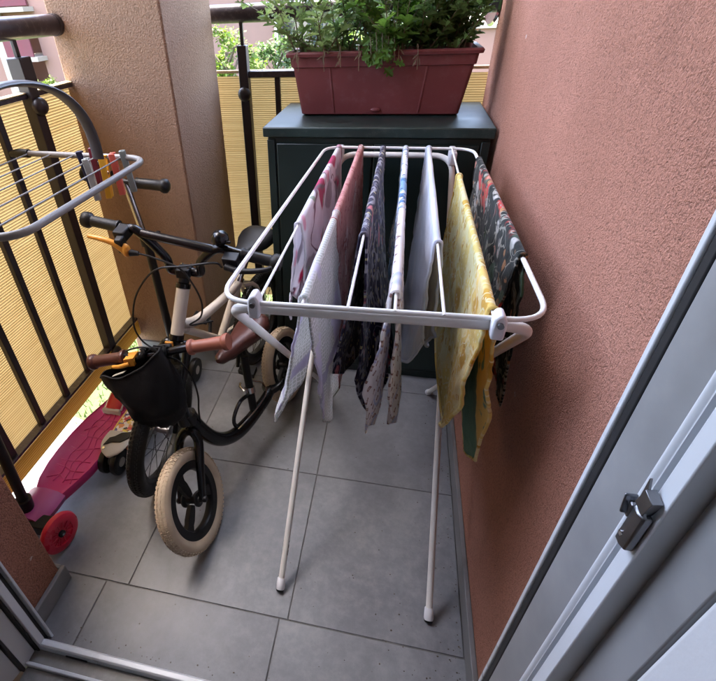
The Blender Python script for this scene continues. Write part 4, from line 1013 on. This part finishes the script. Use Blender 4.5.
mb.build('grip_ribs', M['pink'], dk)
mb = MB(); mb.loft([[V((cx_-.012+(x)*sx, y, z+(.0 if True else 0))) for x, z in ((-.055,.050),(-.060,.070),(-.040,.086),(0,.094),(.040,.086),(.060,.070),(.055,.050))] for y, sx in ((.700,1.),(.660,.98),(.625,.90),(.600,.70))]); nose = mb.build('nose', M['purple'], ps, ang=50)
mb = MB(); mb.tube([(-1.000,.598,.060),(-.836,.592,.060)], .0095, 14); mb.obox((-.915,.605,.060), (.055,0,0), (0,.022,0), (0,0,.020)); mb.build('axle_housing', M['blackp'], ps, bevel=.004)
for c_ in ((-.829,.594,.060), (-1.000,.600,.060)):
    mb = MB(); axw = V((.97,-.20,.06)).normalized()
    mb.lathe([(.036,-.012),(.050,-.013),(.0575,-.008),(.060,0),(.0575,.008),(.050,.013),(.036,.012)], c_, axw, 36, closed=True); w = mb.build('front_wheel', M['red'], ps)
    mb = MB(); mb.lathe([(.0,-.007),(.037,-.007),(.037,.007),(.0,.007)], c_, axw, 30)
    ax, a, b = spin(axw)
    for i in range(12):
        th = 2*PI*i/12; er = a*math.cos(th)+b*math.sin(th); et = -a*math.sin(th)+b*math.cos(th); mb.obox(V(c_)+er*.026+ax*.0085, er*.010, et*.0016, ax*.002)
    mb.build('wheel_disc', M['red'], w, bevel=.001)
    mb = MB(); mb.lathe([(.0,.007),(.010,.007),(.010,.013),(.006,.015),(.0,.015)], c_, axw, 16); mb.build('hub_bolt', M['blackp'], w); mb = MB(); mb.lathe([(.0,.0152),(.004,.0152),(.004,.017),(.0,.017)], c_, axw, 8); mb.build('bolt_head', M['chrome'], w)
mb = MB(); mb.tube([(-.950,.628,.085),(-.948,.632,.130)], .022, 16); mb.tube([(-.948,.632,.128),(-.926,.640,.48)], .0140, 16); col_ = mb.build('steering_column', M['blackp'], ps)
mb = MB(); mb.tube([(-.926,.640,.475),(-.912,.645,.70)], .0115, 14); mb.build('inner_tube', M['chrome'], ps)
mb = MB(); mb.tube([(-1.01,.66,.705),(-.912,.645,.70),(-.82,.63,.705)], .0095, 12); tb = mb.build('t_bar', M['blackp'], ps)
for x, d in ((-1.012, 1), (-.815, -1)):
    mb = MB(); mb.lathe([(.0,0),(.019,0),(.020,.006),(.015,.012),(.015,.07),(.0,.072)], (x,.645-.07*(x+.912)*2.2,.705), (d,-.16*d,0), 16); mb.build('grip', M['purple'], tb)
mb = MB()
for i in range(1): mb.lathe([(.0,-.011),(.030,-.012),(.037,-.006),(.038,0),(.037,.006),(.030,.012),(.0,.011)], (-.905,1.150,.042), (1,.05,0), 28)
mb.build('rear_wheel', M['rubber'], ps)
rows = []
for i in range(9):
    t = i/8; y = lerp(1.045, 1.165, t); zc = .082+.030*math.sin(t*PI*.62)
    hw = .032*(1-.35*t**3)
    rows.append([V((-.912+hw*math.cos(a), y, zc+.012*math.sin(a)+(.0 if math.sin(a) >= 0 else .006))) for a in [2*PI*k/16 for k in range(16)]])
mb = MB(); mb.loft(rows); fb = mb.build('brake_fender', M['redp'], ps, ang=50)
mb = MB(); mb.obox((-.912,1.042,.082), (.033,0,0), (0,.006,0), (0,0,.011)); mb.tube([(-.944,1.05,.083),(-.938,1.12,.112),(-.925,1.165,.112),(-.900,1.165,.112),(-.886,1.12,.112),(-.880,1.05,.083)], .0045, 8, smooth=4); mb.build('fender_trim', M['sgrey'], fb, bevel=.002)

# ================================================================== FLORAL SCOOTER
def floraldeck():
    m, nt, b = newmat('collage_print'); tc = nn(nt, 'ShaderNodeTexCoord')
    v = nn(nt, 'ShaderNodeTexVoronoi', Scale=46.); v2 = nn(nt, 'ShaderNodeTexVoronoi', Scale=95.)
    dn = nn(nt, 'ShaderNodeTexNoise', Scale=60.); nt.links.new(tc.outputs['Object'], dn.inputs['Vector'])
    va = nn(nt, 'ShaderNodeVectorMath', operation='MULTIPLY_ADD'); nt.links.new(dn.outputs['Color'], va.inputs[0]); va.inputs[1].default_value = (.02,.02,.02); nt.links.new(tc.outputs['Object'], va.inputs[2])
    nt.links.new(va.outputs[0], v.inputs['Vector']); nt.links.new(va.outputs[0], v2.inputs['Vector'])
    s1 = nn(nt, 'ShaderNodeSeparateColor'); nt.links.new(v.outputs['Color'], s1.inputs[0]); s2 = nn(nt, 'ShaderNodeSeparateColor'); nt.links.new(v2.outputs['Color'], s2.inputs[0])
    c1 = ramp(nt, s1.outputs[0], [(.0,(.62,.25,.10)),(.2,(.70,.62,.55)),(.38,(.45,.03,.06)),(.55,(.02,.02,.03)),(.7,(.75,.45,.25)),(.85,(.10,.12,.30)),(.95,(.70,.60,.10))], 'CONSTANT')
    c2 = ramp(nt, s2.outputs[1], [(.0,(.02,.02,.02)),(.3,(.75,.70,.65)),(.6,(.6,.08,.1)),(.8,(.7,.5,.1))], 'CONSTANT')
    cc = mixc(nt, ramp(nt, s2.outputs[0], [(.55, 0.), (.56, 1.)]), c1, c2)
    nt.links.new(cc, b.inputs['Base Color']); b.inputs['Roughness'].default_value = .35
    return m
M['floral_deck'] = floraldeck()
fs = thing('scooter', (-.80, 1.1, 0), 'scooter with colourful collage printed deck and chrome steering pole', 'scooter')
dl = [(-.857,.905),(-.862,1.00),(-.858,1.12),(-.845,1.25),(-.822,1.315)]; dr_ = [(-.772,1.315),(-.752,1.25),(-.745,1.12),(-.746,1.0),(-.756,.905)]
o2 = dl+dr_
mb = MB(); mb.loft([[V((-.80+(x+.80)*k,1.1+(y-1.1)*k,z)) for x, y in o2] for k, z in ((.95,.058),(1.,.062),(1.,.076),(.97,.080))]); d3 = mb.build('deck', M['floral_deck'], fs, ang=50)
mb = MB(); mb.tube([(x-.002,y,.070) for x, y in dl], .0075, 8); mb.build('edge_trim', pmat('yellow_trim', (.62,.40,.04), .4), d3)
for x in (-.838, -.797):
    mb = MB(); c_ = (x,.868,.045)
    mb.lathe([(.0,-.009),(.020,-.010),(.034,-.013),(.043,-.009),(.045,0),(.043,.009),(.034,.013),(.020,.010),(.0,.009)], c_, (1,-.03,0), 32); w = mb.build('rear_wheel', M['rubber'], fs)
    mb = MB(); mb.lathe([(.0,-.0115),(.016,-.0112),(.016,.0112),(.0,.0115)], c_, (1,-.03,0), 20); mb.build('hub', M['sgrey'], w)
rows = []
for i in range(9):
    t = i/8; y = lerp(.845, .945, t); z = .090+.012*math.sin(t*PI*.8); hw = .047*math.sqrt(max(.03, 1-(1-min(1, t*1.7))**2))
    rows.append([V((-.812+hw*math.cos(a), y, z+.0045*math.sin(a))) for a in [2*PI*k/20 for k in range(20)]])
mb = MB(); mb.loft(rows); fb = mb.build('brake_fender', M['sgrey'], fs, ang=50)
mb = MB(); mb.prism([(-.030,.03),(-.010,.045),(.020,.050),(.040,.072),(.036,.098),(.005,.088),(-.010,.070),(-.024,.062)], (-.812,.845,.1055), (1,0,0), (0,1,0), (0,.0,.004)); mb.build('grip_patch', M['rubber'], fb, bevel=.001)
mb = MB(); mb.lathe([(.0,0),(.005,0),(.005,.003),(.0,.003)], (-.838,.868,.1005), (0,0,1), 12); mb.build('screw', M['chrome'], fb)
mb = MB(); mb.obox((-.795,1.335,.075), (.050,0,0), (0,.030,0), (0,0,.020)); mb.tube([(-.873,1.352,.05),(-.717,1.352,.05)], .008, 12); mb.build('front_truck', M['blackp'], fs, bevel=.006)
for x in (-.870, -.720):
    mb = MB(); mb.lathe([(.0,-.009),(.030,-.012),(.047,-.010),(.050,0),(.047,.010),(.030,.012),(.0,.009)], (x,1.352,.050), (1,0,0), 32); w = mb.build('front_wheel', M['rubber'], fs); mb = MB(); mb.lathe([(.0,-.0115),(.018,-.0112),(.018,.0112),(.0,.0115)], (x,1.352,.050), (1,0,0), 20); mb.build('hub', M['sgrey'], w)
PB, PM, PT = V((-.790,1.348,.09)), V((-.806,1.350,.612)), V((-.836,1.350,.805))
mb = MB(); mb.tube([PB, PM], .0150, 16); mb.build('steering_column', M['blackp'], fs)
mb = MB(); mb.tube([PM-V((0,0,.02)), PT], .0115, 16); mb.build('chrome_pole', M['chrome'], fs)
mb = MB(); mb.tube([PM-V((0,0,.020)), PM+V((-.002,0,.018))], .021, 18); mb.tube([PM+V((.0,-.006,.0)), PM+V((.028,-.018,.004)), PM+V((.050,-.012,.020)), PM+V((.052,-.004,.034))], [.009,.010,.009,.007], 10, smooth=3); mb.build('clamp', M['blackp'], fs)
mb = MB(); mb.tube([PT+V((-.13,0,.02)), PT, PT+V((.125,0,-.008))], .0100, 12); tb = mb.build('t_bar', M['blackp'], fs)
for sd, e in ((1, PT+V((.150,0,-.010))), (-1, PT+V((-.150,0,.023)))):
    mb = MB(); mb.lathe([(.0,0),(.012,.001),(.021,.008),(.023,.016),(.021,.024),(.0165,.030),(.0165,.105),(.018,.110),(.0,.112)], e, (-sd,0,.07*sd), 20); mb.build('grip', M['rubber'], tb)

# ================================================================== HANGING DRYER ON THE LEFT RAILING, PEGS
ZD = .95
hd = thing('hanging_dryer', (-.8, .86, .9), 'small grey tube clothes dryer hooked inside the left railing', 'clothes dryer')
mb = MB()
mb.tube(fillet([(-1.012,.612,ZD-.008),(-.602,.612,ZD),(-.600,1.093,ZD),(-.972,1.118,ZD)], [.03,.055,.060,.03], 8), .0074, 14); tbm = mb.build('tube_loop', M['grey_tube'], hd)
mb = MB(); mb.tube([(-.955,1.117,ZD),(-.985,1.119,ZD),(-1.013,1.121,ZD-.003)], [.011,.012,.009], 12); mb.build('rubber_tip', M['rubber'], hd)
for x in (-.95, -.88, -.81, -.74, -.67):
    mb = MB(); mb.tube([(x,.614,ZD+.001),(x-.002,1.105,ZD+.001)], .0017, 6); mb.build('line', M['grey_tube'], hd)
# the dark bow that bridges the loop
pts = []
for i in range(25):
    t = i/24; a = PI*(1-t)
    pts.append(V((-.70+.012*math.sin(a), .795+.245*math.cos(a)*-1*-1, ZD+.012+.190*math.sin(a)**.85)))
mb = MB(); mb.tube(pts, .0155, 12, flat=.36, up=(1,0,0)); mb.build('arched_bow', M['arch'], hd)

PEGC = [('navy', (.020,.022,.060)), ('dark red', (.16,.012,.030)), ('pale grey', (.36,.39,.38)), ('yellow', (.72,.40,.03)), ('coral', (.68,.14,.10)), ('grey green', (.22,.26,.25))]
def peg_mesh(p, d, w, matl, label, tilt):
    root = thing('clothes_peg', p, label, 'clothes peg', 'clothes pegs on the hanging dryer')
    p, d, w = V(p), V(d).normalized(), V(w).normalized(); n_ = d.cross(w)
    for sg in (-1, 1):
        m_ = MB()
        prof = [(-.030,.010),(-.026,.0135),(.0,.0062),(.016,.0055),(.022,.0032),(.050,.0030),(.056,.0060),(.058,.0075),(.054,.0105),(.024,.0110),(.0,.0125),(-.028,.0165),(-.031,.0150)]
        m_.prism([(y*1.15, x*sg*1.2) for y, x in prof], p-w*.0075, d, n_, w*.015); m_.build('half', matl, root, bevel=.0014)
    m_ = MB(); m_.tube([p-w*.0075+d*.004, p+w*.0075+d*.004], .0042, 10); m_.torus(p+d*.004, w, .0085, .0010, 20, 6); m_.build('spring', M['steel'], root)
    return root
pegspec = [((-.786,1.098,.950), 0, 'navy blue peg, leftmost on the grey dryer tube'), ((-.757,1.107,.958), 1, 'dark red peg behind the navy one'), ((-.741,1.050,.945), 2, 'pale grey peg clipped nearest the camera'), ((-.714,1.075,.944), 3, 'yellow peg between the grey and coral pegs'), ((-.692,1.090,.948), 4, 'coral red peg right of the yellow one'), ((-.668,1.102,.952), 5, 'grey green peg at the right end of the row')]
for i, (p, k, lab) in enumerate(pegspec):
    mt = bpy.data.materials.get('peg_'+PEGC[k][0].replace(' ', '_')) or pmat('peg_'+PEGC[k][0].replace(' ', '_'), PEGC[k][1], .38, var=.06, trans=.1)
    a = random.uniform(-.12, .12)
    peg_mesh((p[0], p[1], p[2]-.022), (.06+a, -.10, -1), (.92, .40+a, 0), mt, lab+' of the dryer' if len(lab.split()) < 5 else lab, 0)

# ================================================================== BACKGROUND
M['bpink'] = pmat('pink_facade', (.21,.112,.086), .9, var=.06, vscale=1)
M['bcream'] = pmat('cream_trim', (.28,.235,.19), .85, var=.06, vscale=2)
M['bpale'] = pmat('pale_grey_facade', (.17,.166,.158), .9, var=.08, vscale=1)
M['bred'] = pmat('red_awning_cloth', (.10,.02,.026), .8, var=.1, vscale=5)
M['bglass'] = pmat('window_glass', (.05,.07,.075), .12, var=.2, vscale=2)
M['bgrey'] = pmat('grey_shutter', (.12,.12,.12), .7, var=.1)
bp_ = thing('apartment_building', (-12, 16, GZ), 'pink apartment block with cream balcony slabs beyond the left railing', 'building')
def hole_wall(m_, xs, zs, holes, y0, y1):
    """wall made of cells, leaving out those named in holes"""
    for i in range(len(xs)-1):
        for j in range(len(zs)-1):
            if (i, j) not in holes: m_.box(xs[i], xs[i+1], y0, y1, zs[j], zs[j+1])
xs = [-20, -14.2, -12.6, -11.30, -10.36, -8.4, -7.0, -5.7]; zs = [GZ, -2.3, -.55, .22, .86, 1.35, 2.1, 2.6, 4.5, 5.2, 8]
hol = {(3,2),(3,3),(3,5),(1,2),(1,3),(1,5),(1,6),(5,2),(5,3),(5,5),(5,7),(3,7),(1,7)}
mb = MB(); hole_wall(mb, xs, zs, hol-{(1,6)}, 14., 14.3); mb.build('wall', M['bpink'], bp_, smooth=False)
mb = MB(); mb.box(-20, -5.7, 15.3, 24, GZ, 8); mb.build('rear_wall', M['bpink'], bp_, smooth=False)
for i in (1, 3, 5):
    x0, x1 = xs[i], xs[i+1]
    for z in (.12, -.63, 1.30):
        mb = MB(); mb.box(x0-.12, x1+.12, 13.55, 15.2, z, z+.11); mb.build('balcony_slab', M['bcream'], bp_, smooth=False)
    mb = MB(); mb.box(x0+.03, x1-.03, 13.62, 13.66, .24, .80); mb.build('balcony_panel', M['bred'], bp_, smooth=False)
    mb = MB(); mb.box(x0-.10, x1+.10, 13.60, 13.64, .80, .86); mb.build('balcony_rail', M['bcream'], bp_, smooth=False)
    for z0 in (-.52, 1.42):
        f_ = MB().box(x0+.10, x1-.10, 15.20, 15.26, z0+.0, z0+.64).build('window', M['bcream'], bp_, smooth=False)
        MB().box(x0+.16, x1-.16, 15.17, 15.195, z0+.06, z0+.58).build('pane', M['bglass'], f_, smooth=False)
    mb = MB(); mb.box(x0+.0, x1, 13.9, 13.96, 1.44, 1.9); mb.build('awning', M['bred'], bp_, smooth=False)
mb = MB(); mb.box(-11.62, -11.33, 13.75, 13.998, -2.3, 1.32); mb.build('pilaster', M['bcream'], bp_, smooth=False)
# pale building straight ahead
pb = thing('apartment_building', (-7, 30, GZ), 'pale grey building with tall windows straight beyond the far railing', 'building')
mb = MB(); mb.box(-16, 4, 28.2, 36, GZ, 7); mb.build('wall', M['bpale'], pb, smooth=False)
for x in (-9.9, -9.45, -7.75, -7.35, -5.6, -5.2, -3.4, -3.0, -1.2):
    mb = MB(); mb.box(x-.11, x+.11, 27.95, 28.198, GZ, 6.5); mb.build('pilaster', M['bcream'], pb, smooth=False)
mb = MB(); mb.box(-16, 4, 27.85, 28.198, .62, .82); mb.build('cornice', M['bcream'], pb, smooth=False)
for (x0, x1, z0, z1, mm) in ((-9.22,-8.86,-.45,.28,'bglass'),(-8.42,-8.0,-1.4,.20,'bgrey'),(-9.22,-8.8,.98,1.7,'bglass'),(-8.5,-7.95,1.0,1.7,'bgrey'),(-7.1,-6.6,-1.0,.3,'bgrey'),(-6.4,-5.9,-.9,.3,'bglass'),(-7.1,-6.6,1.0,1.7,'bglass'),(-4.9,-4.3,-.9,.3,'bglass'),(-4.9,-4.3,1.0,1.7,'bgrey'),(-2.7,-2.0,-.9,.3,'bglass')):
    f_ = MB().box(x0-.08, x1+.08, 28.12, 28.1985, z0-.08, z1+.08).build('window', M['bcream'], pb, smooth=False)
    MB().box(x0, x1, 28.09, 28.118, z0, z1).build('pane', M[mm], f_, smooth=False)
# low pink building to the right
ob = thing('low_building', (2.5, 9, GZ), 'low plain pink walled building seen right of the planter', 'building')
mb = MB(); mb.box(.25, 6, 8.0, 12, GZ, .84); mb.build('wall', M['bpink'], ob, smooth=False)
mb = MB(); mb.box(.20, 6.05, 7.95, 12.05, .841, .885); mb.build('coping', M['bcream'], ob, smooth=False)
# lamp post
lp = thing('street_lamp', (-2.9, 12, GZ), 'thin white lamp post in front of the pale building', 'street lamp')
mb = MB(); mb.tube([(-2.88,12,GZ),(-2.88,12,3.2)], [.045,.03], 12); mb.build('pole', M['white'], lp)
mb = MB(); mb.tube([(-2.88,12,3.15),(-2.7,11.8,3.4),(-2.4,11.5,3.42)], .025, 8, smooth=4); mb.ball((-2.25,11.35,3.40), .20, .12, .05); mb.build('lamp_head', M['sgrey'], lp)
# trees
M['bark'] = pmat('bark', (.09,.065,.045), .9, var=.3, vscale=14)
TL = {'lime': pmat('lime_leaves', (.105,.16,.018), .6, var=.35, vscale=2.5, trans=.45), 'mid': pmat('mid_green_leaves', (.075,.13,.03), .6, var=.4, vscale=2.5, trans=.4), 'dark': pmat('deep_green_leaves', (.035,.07,.022), .6, var=.4, vscale=2.5, trans=.3)}
def tree(label, x, y, ztop, r, h, mat, nl=1700, ls=.10, name='broadleaf_tree'):
    root = thing(name, (x, y, GZ), label, 'tree', 'trees beyond the balcony')
    cz = ztop-h/2; m_ = MB()
    m_.tube([(x,y,GZ),(x+.03*r,y,cz-h*.25),(x-.05*r,y+.02,cz+h*.2)], [.10*r+.03,.07*r+.02,.02], 8)
    for i in range(7):
        a = i*2.4; m_.tube([(x,y,cz-h*.35+i*h*.08),(x+math.cos(a)*r*.4,y+math.sin(a)*r*.4,cz-h*.1+i*h*.07),(x+math.cos(a)*r*.75,y+math.sin(a)*r*.75,cz+i*h*.06)], [.03*r+.01,.02*r+.008,.006], 6)
    m_.build('trunk', M['bark'], root)
    c_ = MB(); clumps = []
    for i in range(26):
        a = random.uniform(0, 2*PI); u = random.uniform(-1, 1); q = random.uniform(.35, .95)
        s_ = math.sqrt(1-u*u); clumps.append((V((x+r*q*s_*math.cos(a), y+r*q*s_*math.sin(a), cz+h/2*q*u)), random.uniform(.22, .42)*r))
    for i in range(nl):
        c0, cr_ = random.choice(clumps); v = V((random.gauss(0,1), random.gauss(0,1), random.gauss(0,1))).normalized()*cr_*random.uniform(.3, 1.05)
        p = c0+v; a = V((random.gauss(0,1), random.gauss(0,1), random.gauss(0,.6))).normalized(); n_ = (V((0,0,1))+v.normalized()*.8+V((random.gauss(0,.5),)*3)).normalized()
        b = a.cross(n_).normalized(); L = ls*random.uniform(.6, 1.3)
        c_.add([p, p+a*L*.5+b*L*.3, p+a*L, p+a*L*.5-b*L*.3], [(0,1,2,3)])
    c_.build('crown', mat, root, smooth=False)
tree('bright lime green young tree between pillar and railing post', -3.05, 9.0, 1.02, .55, 1.5, TL['lime'], 2600, .085)
tree('mid green bush beside the white lamp post', -2.55, 10.5, .85, .60, 1.6, TL['mid'], 2200, .09)
tree('light green tree behind the middle of the planter', -.75, 8.6, 1.05, .95, 1.9, TL['lime'], 3400, .10)
tree('mid green tree behind the bright hanging plant', .35, 12.5, 1.5, 1.2, 2.8, TL['mid'], 3000, .12)
tree('dark green tree rising behind the low pink building', 1.75, 14, 3.1, 1.7, 3.6, TL['dark'], 4200, .14)
tree('small bright shrub at the foot of the pink block', -9.9, 13.2, -.22, .42, .8, TL['lime'], 900, .09, name='garden_shrub')

# ================================================================== LIGHT, CAMERA
SUN = V((-.20, .07, .977)).normalized()
el = math.asin(SUN.z); az = math.atan2(SUN.x, SUN.y)
w = bpy.data.worlds.new('World'); sc.world = w; w.use_nodes = True
nt = w.node_tree; bg_ = nt.nodes['Background']
sky = nt.nodes.new('ShaderNodeTexSky'); sky.sky_type = 'NISHITA'; sky.sun_disc = False
sky.sun_elevation = el; sky.sun_rotation = az; sky.air_density = 1.0; sky.dust_density = 3.0; sky.ozone_density = .5
nt.links.new(sky.outputs[0], bg_.inputs[0]); bg_.inputs[1].default_value = .15
sl = bpy.data.lights.new('sun', 'SUN'); sl.energy = 2.0; sl.angle = R(.5); sl.color = (1, .94, .84)
so = bpy.data.objects.new('sun', sl); COL.objects.link(so); so.rotation_euler = (-SUN).to_track_quat('-Z', 'Y').to_euler(); so.location = (-5, 3, 9)
cam = bpy.data.cameras.new('camera'); co = bpy.data.objects.new('camera', cam); COL.objects.link(co); sc.camera = co
ROT = ((.975, .094, -.201), (.218, -.572, .791), (-.041, -.815, -.578))
rx = V((ROT[0][0], ROT[1][0], ROT[2][0])); ry = -V((ROT[0][1], ROT[1][1], ROT[2][1])); rz = -V((ROT[0][2], ROT[1][2], ROT[2][2]))
m3 = Matrix((rx, ry, rz)).transposed().to_4x4()
co.matrix_world = Matrix.Translation((0, 0, 1.2525)) @ m3
co.location = (0, 0, 1.2525)
cam.sensor_fit = 'HORIZONTAL'; cam.sensor_width = 36; cam.lens = 36*471.684/716
cam.shift_x = (358-283.677)/716; cam.shift_y = -(340.5-335.196)/716
cam.clip_start = .02; cam.clip_end = 900
sc.view_settings.view_transform = 'Standard'; sc.view_settings.look = 'None'; sc.view_settings.gamma = 1
sc.view_settings.exposure = 4.2; sc.view_settings.use_curve_mapping = False
sc.cycles.use_denoising = True
sc.cycles.max_bounces = 10; sc.cycles.diffuse_bounces = 6; sc.cycles.transmission_bounces = 6; sc.cycles.transparent_max_bounces = 6
sc.cycles.sample_clamp_indirect = 8
